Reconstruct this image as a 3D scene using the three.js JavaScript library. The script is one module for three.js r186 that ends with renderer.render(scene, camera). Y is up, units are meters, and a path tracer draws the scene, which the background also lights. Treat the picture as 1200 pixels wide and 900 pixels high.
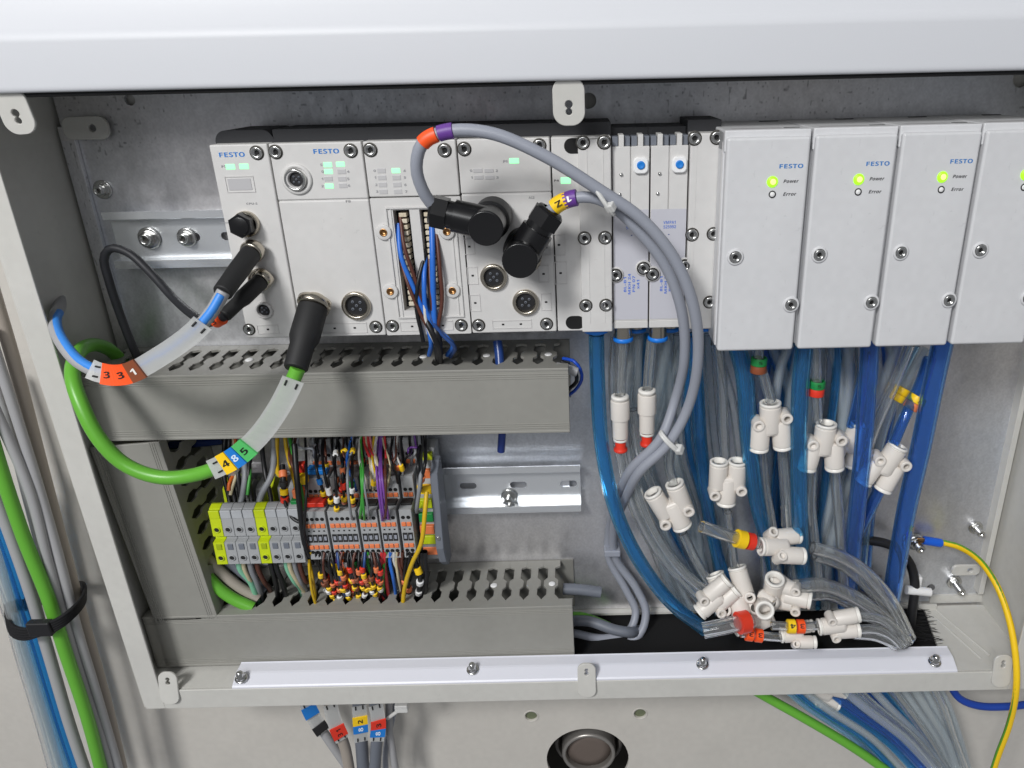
import * as THREE from 'three';
import { mergeGeometries, toCreasedNormals } from 'three/addons/utils/BufferGeometryUtils.js';
import { RoundedBoxGeometry } from 'three/addons/geometries/RoundedBoxGeometry.js';
import { RectAreaLightUniformsLib } from 'three/addons/lights/RectAreaLightUniformsLib.js';

// ---------- camera, light, exposure ----------
RectAreaLightUniformsLib.init();
const scene = new THREE.Scene();
const F_PX = 885, CX_PX = 687, PITCH = 22.5 * Math.PI / 180, ROLL = 1.3 * Math.PI / 180;
const EYE = new THREE.Vector3(166.2, 32, 478.4);                       // millimetres; the scene itself is in metres
const camera = new THREE.PerspectiveCamera(2 * Math.atan(450 / F_PX) * 180 / Math.PI, 4 / 3, 0.02, 20);
camera.setViewOffset(1200, 900, 600 - CX_PX, 0, 1200, 900);
camera.position.copy(EYE).multiplyScalar(0.001);
camera.rotation.set(-PITCH, 0, -ROLL, 'YXZ');
const renderer = new THREE.WebGLRenderer();
renderer.toneMapping = THREE.LinearToneMapping;
renderer.toneMappingExposure = 1.08;
renderer.shadowMap.enabled = true;
scene.background = new THREE.Color(0.185, 0.19, 0.20);                  // the pale room all round
const KEY = { at: [-0.62, 1.1, 1.5], aim: [0.13, -0.17, 0.05], size: [0.38, 0.38], power: 58, color: new THREE.Color(1, 0.995, 0.985) };
const TOP = { at: [-0.15, 0.75, 1.9], aim: [0.2, -0.15, 0.05], size: [0.9, 0.4], power: 6, color: new THREE.Color(0.97, 0.985, 1) };
for (const L of [KEY, TOP]) {
  const lamp = new THREE.RectAreaLight(L.color, L.power, ...L.size);
  lamp.position.set(...L.at); lamp.lookAt(...L.aim); lamp.castShadow = true; scene.add(lamp); L.lamp = lamp;
}

// ---------- helpers (all lengths below are millimetres) ----------
const V = (x, y, z) => new THREE.Vector3(x, y, z);
function P(u, v, z) {                                                   // the point of the plane z that stands at a measured spot of the picture
  const du = u - CX_PX, dv = v - 450, c = Math.cos(ROLL), s = Math.sin(ROLL), cp = Math.cos(PITCH), sp = Math.sin(PITCH);
  const x = (c * du - s * dv) / F_PX, up = -(s * du + c * dv) / F_PX, d = V(x, -sp + cp * up, -cp - sp * up);
  return EYE.clone().addScaledVector(d, (z - EYE.z) / d.z);
}
function PY(u, v, y) { const a = P(u, v, 0), d = a.sub(EYE); return EYE.clone().addScaledVector(d, (y - EYE.y) / d.y); }
let seed = 7; const rnd = () => { seed = (seed * 1664525 + 1013904223) >>> 0; return seed / 4294967296; };
const rr = (a, b) => a + (b - a) * rnd();
const used = {};
const numbered = (n) => { const k = used[n] = (used[n] ?? -1) + 1; return k ? `${n}_${String(k).padStart(3, '0')}` : n; };
const baseOf = new Map();
function put(o, label, category, group) { o.userData.label = label; o.userData.category = category; if (group) o.userData.group = group; }
function thing(name, label, category, at, group, local) {
  const g = new THREE.Group(); g.name = numbered(name); g.position.copy(at).multiplyScalar(0.001); scene.add(g); put(g, label, category, group);
  baseOf.set(g, local ? null : at.clone()); return g;
}
const rootOf = (o) => { while (o.parent && o.parent !== scene) o = o.parent; return o; };
function flat(g) { g = g.index ? g.toNonIndexed() : g; for (const k of Object.keys(g.attributes)) if (!['position', 'normal', 'uv'].includes(k)) g.deleteAttribute(k); g.clearGroups?.(); return g; }
function planar(g) {                                                    // texture coordinates in real size, by the way each face points
  if (g.userData.keep) return g; const p = g.attributes.position, n = g.attributes.normal, uv = new Float32Array(p.count * 2);
  for (let i = 0; i < p.count; i++) { const x = Math.abs(n.getX(i)), y = Math.abs(n.getY(i)), z = Math.abs(n.getZ(i)); uv[i * 2] = (x > y && x > z ? p.getZ(i) : p.getX(i)) / 400; uv[i * 2 + 1] = (y > x && y > z ? p.getZ(i) : p.getY(i)) / 400; }
  g.setAttribute('uv', new THREE.BufferAttribute(uv, 2)); return g;
}
const keep = (g) => { g.userData.keep = true; return g; };
function solid(geos, base) {
  geos = [geos].flat(9).map((g) => { const k = g.userData.keep, f = flat(g); f.userData.keep = k; return planar(f); });
  const g = geos.length > 1 ? mergeGeometries(geos) : geos[0].clone();
  if (base) g.translate(-base.x, -base.y, -base.z);
  g.scale(0.001, 0.001, 0.001); return g;
}
function obj(name, geos, m, parent) {
  const base = parent ? baseOf.get(rootOf(parent)) : null;
  const o = new THREE.Mesh(solid(geos, base), m); o.castShadow = o.receiveShadow = true;
  if (parent) { o.name = name; parent.add(o); } else { o.name = numbered(name); scene.add(o); }
  return o;
}
function struct(name, geos, m) { const o = obj(name, geos, m); o.userData.kind = 'structure'; o.userData.label = name.replace(/_/g, ' '); return o; }
const bx = (x0, x1, y0, y1, z0, z1, r = 0) => {
  const w = Math.abs(x1 - x0), h = Math.abs(y1 - y0), d = Math.abs(z1 - z0); r = Math.min(r, w * 0.45, h * 0.45, d * 0.45);
  return (r > 0.05 ? new RoundedBoxGeometry(w, h, d, 2, r) : new THREE.BoxGeometry(w, h, d)).translate((x0 + x1) / 2, (y0 + y1) / 2, (z0 + z1) / 2);
};
const UPY = V(0, 1, 0);
function along(g, A, B) { const d = B.clone().sub(A).normalize(), q = new THREE.Quaternion().setFromUnitVectors(UPY, d); return g.applyQuaternion(q).translate(A.x, A.y, A.z); }
function lathe(prof, A, B, seg = 24) { return along(new THREE.LatheGeometry(prof.map(([r, t]) => new THREE.Vector2(Math.max(r, 0.0001), t)), seg), A, B); }
function lz(prof, p, seg = 24) { return lathe(prof, p, p.clone().add(V(0, 0, 1)), seg); }      // a turned piece that faces the viewer
function rod(A, B, ra, rb = ra, seg = 20) { const l = A.distanceTo(B); return along(new THREE.CylinderGeometry(rb, ra, l, seg).translate(0, l / 2, 0), A, B); }
function hex(A, B, r) { return toCreasedNormals(flat(rod(A, B, r, r, 6)), 0.4); }
const curveOf = (pts) => new THREE.CatmullRomCurve3(pts, false, 'centripetal');
function pathPts(list, z) { return list.map(([u, v, zz]) => P(u, v, zz ?? z)); }
function tubeOf(c, r, seg, rad = 10, cap = true) {
  const g = [new THREE.TubeGeometry(c, seg ?? Math.max(8, Math.round(c.getLength() / 4)), r, rad, false)];
  if (cap) for (const t of [0, 1]) { const p = c.getPointAt(t), d = c.getTangentAt(t).multiplyScalar(t ? 1 : -1); g.push(lathe([[r, 0], [r * 0.8, 0.35], [0, 0.4]], p, p.clone().add(d), rad)); }
  return g;
}
function hollow(c, r, seg, rad = 16) {                                   // a hose with a wall: outer skin, bore and end rings
  seg ??= Math.max(10, Math.round(c.getLength() / 4)); const a = new THREE.TubeGeometry(c, seg, r, rad, false), b = new THREE.TubeGeometry(c, seg, r * 0.66, rad, false), ix = b.index.array;
  for (let i = 0; i < ix.length; i += 3) { const k = ix[i]; ix[i] = ix[i + 1]; ix[i + 1] = k; } const n = b.attributes.normal.array; for (let i = 0; i < n.length; i++) n[i] = -n[i];
  const g = [a, b]; for (const t of [0, 1]) { const p = c.getPointAt(t), d = c.getTangentAt(t).multiplyScalar(t ? 1 : -1); g.push(lathe([[r, 0], [r * 0.66, 0]], p, p.clone().add(d), rad)); }
  return g;
}
function sub(c, t0, t1, n = 8) { const a = []; for (let i = 0; i <= n; i++) a.push(c.getPointAt(t0 + (t1 - t0) * i / n)); return curveOf(a); }
function px(p) {                                                       // where a point stands in the picture, to find spots along a cable
  const q = p.clone().sub(EYE), cp = Math.cos(PITCH), sp = Math.sin(PITCH), f = -sp * q.y - cp * q.z, x = q.x / f * F_PX, y = -(cp * q.y - sp * q.z) / f * F_PX, c = Math.cos(ROLL), s = Math.sin(ROLL);
  return [CX_PX + c * x + s * y, 450 - s * x + c * y];
}
function near(c, u, v) { let b = 0, bd = 1e9; for (let i = 0; i <= 400; i++) { const [a, e] = px(c.getPointAt(i / 400)), d = (a - u) ** 2 + (e - v) ** 2; if (d < bd) { bd = d; b = i / 400; } } return b; }
function frame(c, t) { const p = c.getPointAt(t), T = c.getTangentAt(t), N = EYE.clone().sub(p).normalize(); N.addScaledVector(T, -N.dot(T)).normalize(); return { p, T, N, B: new THREE.Vector3().crossVectors(T, N) }; }
function ribbon(c, t0, t1, w, th, off, n = 10) {                        // a flat strip that follows a cable on the viewer's side
  const pos = [], uv = [], idx = [];
  for (let i = 0; i <= n; i++) { const f = frame(c, t0 + (t1 - t0) * i / n); for (const [b, o] of [[-w / 2, off], [w / 2, off], [w / 2, off + th], [-w / 2, off + th]]) { const q = f.p.clone().addScaledVector(f.B, b).addScaledVector(f.N, o); pos.push(q.x, q.y, q.z); uv.push(b, i); } }
  for (let i = 0; i < n; i++) for (let k = 0; k < 4; k++) { const a = i * 4 + k, b = i * 4 + (k + 1) % 4; idx.push(a, b, a + 4, b, b + 4, a + 4); }
  idx.push(0, 3, 1, 1, 3, 2); const e = n * 4; idx.push(e, e + 1, e + 3, e + 1, e + 2, e + 3);
  const g = new THREE.BufferGeometry(); g.setAttribute('position', new THREE.Float32BufferAttribute(pos, 3)); g.setAttribute('uv', new THREE.Float32BufferAttribute(uv, 2)); g.setIndex(idx);
  const f = g.toNonIndexed(); f.computeVertexNormals(); return f;
}
function shapeOf(pts) { const s = new THREE.Shape(); pts.forEach(([x, y], i) => (i ? s.lineTo(x, y) : s.moveTo(x, y))); s.closePath(); return s; }
const ext = (s, d, bev = 0, seg = 10) => new THREE.ExtrudeGeometry(s, { depth: d, curveSegments: seg, bevelEnabled: bev > 0, bevelThickness: bev, bevelSize: bev, bevelOffset: -bev, bevelSegments: 1 });
function roundRect(x0, x1, y0, y1, r, path) { const s = path ?? new THREE.Shape(); s.moveTo(x0 + r, y0); s.lineTo(x1 - r, y0); s.absarc(x1 - r, y0 + r, r, -Math.PI / 2, 0); s.lineTo(x1, y1 - r); s.absarc(x1 - r, y1 - r, r, 0, Math.PI / 2); s.lineTo(x0 + r, y1); s.absarc(x0 + r, y1 - r, r, Math.PI / 2, Math.PI); s.lineTo(x0, y0 + r); s.absarc(x0 + r, y0 + r, r, Math.PI, Math.PI * 1.5); return s; }
function hole(s, x, y, r) { const p = new THREE.Path(); p.absarc(x, y, r, 0, Math.PI * 2, true); s.holes.push(p); return s; }

// ---------- materials ----------
const std = (c, roughness = 0.5, metalness = 0, more = {}) => new THREE.MeshPhysicalMaterial({ color: new THREE.Color(c), roughness, metalness, ...more });
function hash(x, y, s) { let h = (x * 374761393 + y * 668265263 + s * 2147483647) | 0; h = Math.imul(h ^ (h >>> 13), 1274126177); return ((h ^ (h >>> 16)) >>> 0) / 4294967296; }
function vnoise(x, y, s) { const i = Math.floor(x), j = Math.floor(y), f = x - i, g = y - j, a = f * f * (3 - 2 * f), b = g * g * (3 - 2 * g); const l = (p, q, t) => p + (q - p) * t; return l(l(hash(i, j, s), hash(i + 1, j, s), a), l(hash(i, j + 1, s), hash(i + 1, j + 1, s), a), b); }
function noiseTex(w, h, f, srgb) {
  const d = new Uint8Array(w * h * 4);
  for (let y = 0; y < h; y++) for (let x = 0; x < w; x++) { const c = f(x, y), k = (y * w + x) * 4; d[k] = c[0] * 255; d[k + 1] = c[1] * 255; d[k + 2] = c[2] * 255; d[k + 3] = 255; }
  const t = new THREE.DataTexture(d, w, h); t.magFilter = THREE.LinearFilter; t.minFilter = THREE.LinearFilter; t.wrapS = t.wrapT = THREE.RepeatWrapping; if (srgb) t.colorSpace = THREE.SRGBColorSpace; t.needsUpdate = true; return t;
}
const glass = (c, r, t) => { const m = std('#ffffff', r, 0, { transmission: t, thickness: 0.001, ior: 1.44 }); m.color.setRGB(...c); return m; };
const clamp = (x) => Math.min(1, Math.max(0, x));
const zincColor = noiseTex(1400, 900, (x, y) => {                       // galvanised sheet: soft cloudy crystals, streaks and small dark specks
  const a = vnoise(x / 26, y / 34, 1), b = vnoise(x / 6, y / 11, 2), c = vnoise(x / 120, y / 90, 3), d = vnoise(x / 2.2, y / 2.6, 4);
  let k = 0.86 + (a - 0.5) * 0.02 + (b - 0.5) * 0.035 + (c - 0.5) * 0.02 + (d - 0.5) * 0.06;
  const sp = vnoise(x / 3.2, y / 5, 9); if (y > 690 && sp > 0.84 && vnoise(x / 90, y / 70, 11) > 0.36) k -= (sp - 0.84) * 1.7;
  const w = vnoise(x / 200, y / 160, 5); return [clamp(k + (w - 0.5) * 0.03), clamp(k), clamp(k + 0.012 - (w - 0.5) * 0.03)];
}, true);
const zincRough = noiseTex(700, 450, (x, y) => { const k = 0.37 + (vnoise(x / 13, y / 17, 21) - 0.5) * 0.06 + (vnoise(x / 3, y / 5, 22) - 0.5) * 0.1; return [k, k, k]; });
const wearTex = noiseTex(1024, 1024, (x, y) => { const k = 0.965 + (vnoise(x / 60, y / 60, 31) - 0.5) * 0.022 + (vnoise(x / 9, y / 9, 32) - 0.5) * 0.02 - (vnoise(x / 4, y / 4, 33) > 0.95 ? 0.05 * vnoise(x / 70, y / 70, 34) : 0); return [k, k * 0.998, k * 0.99]; }, true);
const peel = noiseTex(512, 512, (x, y) => { const k = 0.5 + (vnoise(x / 8, y / 8, 41) - 0.5) * 0.6 + (vnoise(x / 3, y / 3, 42) - 0.5) * 0.3; return [k, k, k]; });
const peelBig = peel.clone(); peelBig.repeat.set(24, 16);
const M = {
  paint: std('#d4d3cf', 0.42, 0, { map: wearTex }), paintIn: std('#cfcec8', 0.5), hood: std('#d4d6db', 0.5, 0, { clearcoat: 0.15, clearcoatRoughness: 0.45, bumpMap: peelBig, bumpScale: 0.00002 }),
  panel: std('#d6d2cc', 0.45, 0, { map: wearTex }), zinc: std('#ffffff', 1, 0.8, { map: zincColor, roughnessMap: zincRough }), rail: std('#f6f9fc', 0.26, 0.78), steel: std('#cfcfcd', 0.22, 1), nickel: std('#c6beb0', 0.25, 1), brass: std('#b58a5c', 0.35, 1),
  darksteel: std('#55534f', 0.4, 0.8), module: std('#dad9d9', 0.5, 0, { map: wearTex }), moduleLow: std('#cbc9c8', 0.5), film: std('#c4c4cc', 0.35), black: std('#1c1c1f', 0.5), gloss: std('#141416', 0.28), dark: std('#0b0b0c', 0.8), rubber: std('#222223', 0.62), rear: std('#26272b', 0.6),
  duct: std('#999893', 0.52, 0, { map: wearTex }), ductIn: std('#7f7e79', 0.6), box: std('#dcdde1', 0.44, 0, { map: wearTex }), grey: std('#979ba6', 0.45), greyDark: std('#6f747e', 0.5), cableLight: std('#a8a8aa', 0.5), beige: std('#a59c92', 0.5), green: std('#68b23a', 0.36), blackCable: std('#2a2b2f', 0.5),
  orange: std('#ff5a1f', 0.45), purple: std('#6a3d96', 0.45), yellow: std('#ffd21a', 0.45), red: std('#e63a26', 0.4), blue: std('#1f7fd6', 0.4), greenTag: std('#57c36a', 0.45), brown: std('#8a4a2c', 0.5), darkGreen: std('#1f8a45', 0.45),
  holder: std('#eeefee', 0.35, 0, { transmission: 0.6, thickness: 0 }), tie: std('#f0f0ee', 0.4, 0, { transmission: 0.3, thickness: 0 }), fitting: std('#e3ddd6', 0.38), collar: std('#efece6', 0.35),
  clear: glass([0.97, 0.985, 0.99], 0.02, 0.95), haze: std('#f2f6f8', 0.14, 0, { transmission: 0.86, thickness: 0, ior: 1.5 }), blueTube: glass([0.18, 0.6, 0.96], 0.025, 0.93), deepTube: glass([0.2, 0.47, 0.96], 0.03, 0.92), paleTube: glass([0.5, 0.75, 0.95], 0.05, 0.88),
  milky: std('#eaf0f3', 0.1, 0, { transmission: 0.8, thickness: 0, ior: 1.5 }),
  ring: std('#1b7be0', 0.35), term: std('#a3a5a7', 0.5), termLight: std('#b1b4b8', 0.45), lime: std('#c3d41a', 0.42), lever: std('#e8804f', 0.5), white: std('#f0f0f0', 0.45), led: std('#7dd89a', 0.4, 0, { emissive: new THREE.Color(0.34, 0.95, 0.45), emissiveIntensity: 1.0 }), power: std('#5f8a10', 0.4, 0, { emissive: new THREE.Color(0.42, 1, 0.03), emissiveIntensity: 1.0 }), window: std('#c2c1c2', 0.3), lampGlow: std('#ffffff', 0.5, 0, { emissive: new THREE.Color(1, 1, 1), emissiveIntensity: 1 }),
};
const tex = {};
function textTex(text, color, font, w, h, bg) {
  const k = [text, color, font, w, h, bg].join('|');
  if (!tex[k]) {
    const c = document.createElement('canvas'); c.width = w; c.height = h; const x = c.getContext('2d');
    if (bg) { x.fillStyle = bg; x.fillRect(0, 0, w, h); }
    x.fillStyle = color; x.font = font; x.textAlign = 'center'; x.textBaseline = 'middle';
    const lines = text.split('\n'); lines.forEach((l, i) => { const m = x.measureText(l).width, s = Math.min(1.7, w * 0.96 / m); x.save(); x.translate(w / 2, h * (i + 0.54) / lines.length); x.scale(s, 1); x.fillText(l, 0, 0); x.restore(); });
    const t = new THREE.CanvasTexture(c); t.colorSpace = THREE.SRGBColorSpace; tex[k] = std('#ffffff', 0.5, 0, { map: t, transparent: true });
  }
  return tex[k];
}
function print(parent, text, color, p, w, h, { rot = 0, font, name = 'print', N, U } = {}) {
  const W = Math.round(Math.min(512, Math.max(32, w * 22))), H = Math.round(W * h / w), n = text.split('\n').length;
  const m = textTex(text, color, font ? font.replace('$', Math.round(H / n * 0.92)) : `bold ${Math.round(H / n * 0.92)}px sans-serif`, W, H);
  const g = new THREE.PlaneGeometry(w, h);
  if (N) { const X = new THREE.Vector3().crossVectors(U, N).normalize(); g.applyMatrix4(new THREE.Matrix4().makeBasis(X, U, N)); } else g.rotateZ(rot);
  g.translate(p.x, p.y, p.z); return obj(name, keep(g), m, parent);
}

// ---------- lamps outside the frame ----------
for (const [L, label] of [[KEY, 'square ceiling lamp up to the left in front of the cabinet'], [TOP, 'long ceiling lamp up to the right in front of the cabinet']]) {
  const g = new THREE.Group(); g.name = numbered('ceiling_lamp'); put(g, label, 'lamp'); scene.add(g); g.position.copy(L.lamp.position); g.quaternion.copy(L.lamp.quaternion); baseOf.set(g, null);
  const [w, h] = L.size.map((s) => s * 1000);
  obj('diffuser', new THREE.BoxGeometry(w, h, 4).translate(0, 0, 14), M.lampGlow, g);
  obj('housing', [new THREE.BoxGeometry(w + 40, h + 40, 30).translate(0, 0, 36)], M.paint, g);
}

// ---------- the setting ----------
const PZ = -8;
{ // panel of the machine that the cabinet is fixed to, with one large and two small openings
  const s = roundRect(-900, 1100, -1100, 700, 5); hole(s, 160, -526, 36); hole(s, 113, -474.5, 5.2); hole(s, 205.7, -474.5, 5.2);
  const g = ext(s, 3, 0, 24).translate(0, 0, PZ - 3), uv = g.attributes.uv; for (let i = 0; i < uv.count; i++) uv.setXY(i, uv.getX(i) / 420, uv.getY(i) / 420);
  struct('machine_panel', keep(g), M.panel);
  struct('machine_recess_wall', bx(-200, 520, -700, -400, PZ - 70, PZ - 68), M.darksteel);
}
{ const t = thing('pipe_end', 'grey brown round pipe end inside the large hole below the cabinet', 'pipe', V(162, -508, PZ - 30));
  const p = V(161, -530, PZ - 20); obj('pipe_wall', lz([[20, -34], [24, -34], [24, 10], [23, 12], [21, 12], [20, 10], [20, -34]], p, 36), std('#a19d98', 0.35, 0.6), t);
  obj('pipe_plug', lz([[20, -6], [20, 6], [12, 7], [0, 7]], p, 32), std('#6a5f58', 0.6), t); obj('flange', lz([[27, -20], [31, -20], [31, -2], [29, 0], [27, 0], [27, -20]], p, 36), std('#77736f', 0.4, 0.5), t); }
for (const [x, side] of [[113, 'left'], [205.7, 'right']]) {
  const t = thing('blind_plug', `small greenish plug set in the panel ${side} of the large round hole`, 'plug', V(x, -474.5, PZ));
  obj('plug_face', lz([[5, -2.5], [4.8, -1.6], [0, -1.4]], V(x, -474.5, PZ), 20), std('#7c8368', 0.35, 0.3), t); obj('rim', lz([[5, -2.4], [5, 0.2], [6, 0.5], [6.6, 0.15], [6.6, -0.4]], V(x, -474.5, PZ), 24), M.panel, t);
}
{ // upper machine front whose folded lower edge covers the top of the cabinet
  const s = new THREE.Shape(); s.moveTo(76, 27.9); s.lineTo(80, 27.9); s.quadraticCurveTo(82, 28, 82, 31); s.lineTo(82.6, 50); s.quadraticCurveTo(82.6, 53, 80, 56); s.lineTo(72, 70); s.lineTo(20, 420); s.lineTo(16, 420); s.lineTo(66, 66); s.lineTo(76, 50); s.closePath();
  const g = ext(s, 2000, 0, 8).rotateY(-Math.PI / 2).translate(1050, 0, 0); const o = toCreasedNormals(flat(g), 0.6);
  const uv = o.attributes.uv, ps = o.attributes.position; for (let i = 0; i < uv.count; i++) uv.setXY(i, ps.getX(i) / 600, ps.getY(i) / 400);
  const h = obj('machine_hood', keep(o), M.hood); put(h, 'white glossy machine front with folded lower edge above the cabinet', 'machine cover');
}
const cab = thing('control_cabinet', 'light grey painted shallow cabinet holding the rails, ducts and modules', 'cabinet', V(160, -373, 0));
{
  const m = M.paint;
  obj('left_wall', bx(-148.6, -146.6, -373.4, 29, -4, 73.4, 0.4), M.paint, cab); obj('right_wall', bx(470, 472, -373.4, 29, -4, 74, 0.4), m, cab);
  obj('back_wall', bx(-147, 470, -359, 29, -6, -4), m, cab); obj('top_wall', bx(-147, 470, 27.5, 29.5, -4, 75.5), m, cab);
  const R0 = 424, R1 = 414;                                             // floor with the cable opening cut out
  obj('floor', [bx(-147, 150, -359, -357, -4, 73), bx(150, R0, -359, -357, -4, 5), bx(150, R1, -359, -357, 58, 73), ext(shapeOf([[R0, 5], [470, 5], [470, 73], [R1, 73], [R1, 58]]), 2).rotateX(Math.PI / 2).translate(0, -357, 0)], m, cab);
  obj('left_lip', bx(-146.4, -133, -373.5, 27, 73.5, 75, 0.5), m, cab); obj('right_lip', bx(456, 472, -373.5, 27, 73.5, 75, 0.5), m, cab); obj('bottom_lip', bx(-133, 456, -373.5, -357.2, 73.4, 75.1, 0.5), m, cab);
  obj('brush_strip', bx(150, R0 + 1, -366, -362, 0, 62), std('#08080a', 0.95), cab);
  const hair = []; for (let i = 0; i < 46; i++) { const z = rr(8, 56), x = R0 - (z - 5) * 0.19 + rr(-2, 3); hair.push(rod(V(x + 6, -357.5, z), V(x - rr(8, 26), -357 + rr(-1, 5), z + rr(-7, 7)), 0.22, 0.12, 4)); }
  const h = obj('brush_hair', hair, M.black, cab); h.userData.kind = 'stuff';
  obj('floor_groove', [rod(PY(1098, 716, -356.6), PY(1160, 768, -356.6), 0.8, 0.8, 8), rod(PY(1094, 722, -356.8), PY(1150, 772, -356.8), 0.7, 0.7, 8)], m, cab);
  obj('top_seal', bx(-146, 470, 25.8, 27.6, 72, 77, 0.5), M.rubber, cab);
  obj('plate_bracket', [bx(430, 470, -357, -350, 0, 2), bx(418, 432, -357, -352.5, 8, 9.5)], m, cab);
  // fixing tabs with keyholes round the opening
  const tab = (u, v, z, w, h, up, tilt, lean = 0) => {
    const s = roundRect(-w / 2, w / 2, -h, 4, w * 0.42); const a = w * 0.12, y1 = -h + w * 0.64, y2 = y1 - a * 1.85, kp = []; for (let i = 0; i <= 16; i++) { const an = (-60 + 300 * i / 16) * Math.PI / 180; kp.push(new THREE.Vector2(a * Math.cos(an), y1 + a * Math.sin(an))); } for (let i = 0; i <= 16; i++) { const an = (120 + 300 * i / 16) * Math.PI / 180; kp.push(new THREE.Vector2(a * 0.85 * Math.cos(an), y2 + a * 0.85 * Math.sin(an))); } const k = new THREE.Path(kp.reverse()); k.closePath(); s.holes.push(k);
    const g = ext(s, 1.2, 0.3, 12); g.rotateZ((up ? Math.PI : 0) + lean); g.rotateX(tilt); const p = P(u, v, z); g.translate(p.x, p.y, p.z); obj('fixing_tab', g, m, cab);
  };
  tab(666, 100, 77, 16, 19, false, 0.1); tab(12, 113, 77, 16, 18, false, 0.1, 0.06); tab(200, 818, 75.6, 13, 21, true, -0.16, -0.05); tab(688, 810, 76, 12.5, 23, true, -0.12, 0); tab(1172, 798, 75.6, 13, 21, true, -0.16, 0);
  for (const [u, v, z, w, h] of [[102, 150, 3.6, 27, 13], [1131, 667, 6, 21, 9]]) { const p = P(u, v, z), s = hole(roundRect(-w / 2, w / 2, -h / 2, h / 2, h * 0.4), w * 0.15, 0, 2.2); obj('fixing_lug', ext(s, 1.6, 0.3).translate(p.x, p.y, p.z), m, cab); }
}
{ // white folded strip over the cable opening, with dome nuts
  const t = thing('edge_strip', 'white aluminium strip with dome nuts along the bottom edge of the cabinet', 'metal strip', V(160, -357, 66));
  const s = new THREE.Shape(); [[-74.8, -357], [-74.8, -356], [-74, -355], [-66.5, -351.4], [-65, -351], [-57.5, -350.7], [-56.6, -350.2], [-56.4, -351.6], [-65, -352.2], [-73, -356.8]].forEach(([a, b], i) => (i ? s.lineTo(a, b) : s.moveTo(a, b)));
  obj('strip_profile', ext(s, 501, 0).rotateY(Math.PI / 2).translate(-83, 0, 0), std('#e4e5ee', 0.34, 0, { clearcoat: 0.3, clearcoatRoughness: 0.3 }), t);
  for (const [u, v] of [[283, 798], [554, 788], [823, 782], [1095, 779]]) { const a = PY(u, v - 3, -351.6), b = a.clone().add(V(0, 1, 0.2)); obj('dome_nut', [lathe([[4.2, 0], [4.2, 0.9], [3, 1]], a, b), hex(a.clone().add(V(0, 0.9, 0)), a.clone().add(V(0, 3.6, 0)), 3.1), lathe([[2.6, 3.6], [2.5, 5], [1.9, 6.4], [0.9, 7.1], [0, 7.2]], a, b)], M.steel, t); }
}
function bolt(parent, p, r, len, socket = true) {                        // socket head bolt or stud on a washer, facing the viewer
  const b = obj('bolt', [lz([[r * 1.9, 0], [r * 1.9, 0.8], [r * 1.7, 1.1], [r * 1.2, 1.2]], p), hex(p.clone().add(V(0, 0, 1.1)), p.clone().add(V(0, 0, 1.1 + r * 0.9)), r * 1.35), lz([[r, 0], [r, len], [r * 0.85, len + 0.4], [r * 0.45, len + 0.4], [r * 0.45, len - 1], [0, len - 1]], p)], M.steel, parent);
  if (socket) obj('bolt_socket', lz([[r * 0.45, len - 0.9], [0, len - 0.9]], p, 6), M.darksteel, b);
}
const plate = thing('mounting_plate', 'galvanised sheet metal back plate with dark specks behind the modules and hoses', 'back plate', V(160, -160, 0));
{
  const s = roundRect(-144, 466, -356.5, 27, 2); for (const [u, v, r] of [[152, 117, 3.2], [690, 118, 4.5], [1030, 676, 2.2], [1197, 92, 5]]) { const p = P(u, v, 0); hole(s, p.x, p.y, r); }
  const g = ext(s, 2, 0, 14).translate(0, 0, -2), uv = g.attributes.uv; for (let i = 0; i < uv.count; i++) uv.setXY(i, (uv.getX(i) + 144) / 610, (uv.getY(i) + 356.5) / 384);
  obj('sheet', keep(g), M.zinc, plate); obj('left_edge', bx(-144.4, -136, -356.5, 8, 0.2, 3.4, 0.4), M.zinc, plate); obj('right_edge', bx(463, 467, -345, 26, -1, 8, 0.4), M.paint, plate);
  for (const [u, v, r, l] of [[121, 222, 3, 6], [1143, 618, 2.8, 9], [1118, 682, 3, 13]]) bolt(plate, P(u, v, 0.2), r, l);
}

// ---------- rails ----------
function rail(label, x0, x1, yc, z, slots, h = 17.5) {
  const t = thing('mounting_rail', label, 'rail', V(x0, yc, z)), w = h * 0.72, T = 1.1;
  const s = new THREE.Shape(); s.moveTo(x0, yc - w); s.lineTo(x1, yc - w); s.lineTo(x1, yc + w); s.lineTo(x0, yc + w); s.closePath();
  for (let x = x0 + slots[0]; x < x1 - 6; x += slots[1]) s.holes.push(roundRect(x - 6, x + 6, yc - 2.6, yc + 2.6, 2.5, new THREE.Path()));
  obj('web', ext(s, T).translate(0, 0, z), M.rail, t);
  for (const k of [-1, 1]) {
    const a = yc + k * w, b = yc + k * h, q = new THREE.Shape(); const z1 = z + 7.5;
    [[z, a], [z + T * 0.4, a + k * T], [z1 - T, a + k * T], [z1 - 0.2, a + k * 1.6], [z1, b], [z1 + T, b], [z1 + T, a + k * 0.4], [z1 + T * 0.6, a], [z + T, a - k * 0.2]].forEach(([c, d], i) => (i ? q.lineTo(-c, d) : q.moveTo(-c, d)));
    obj('flange', toCreasedNormals(flat(ext(q, x1 - x0).rotateY(Math.PI / 2).translate(x0, 0, 0)), 0.5), M.rail, t);
  }
  for (const x of [x0 + 6, x1 - 20]) obj('rail_spacer', bx(x, x + 12, yc - 9, yc + 9, 0, z - 0.02), M.zinc, t);
  return t;
}
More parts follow.
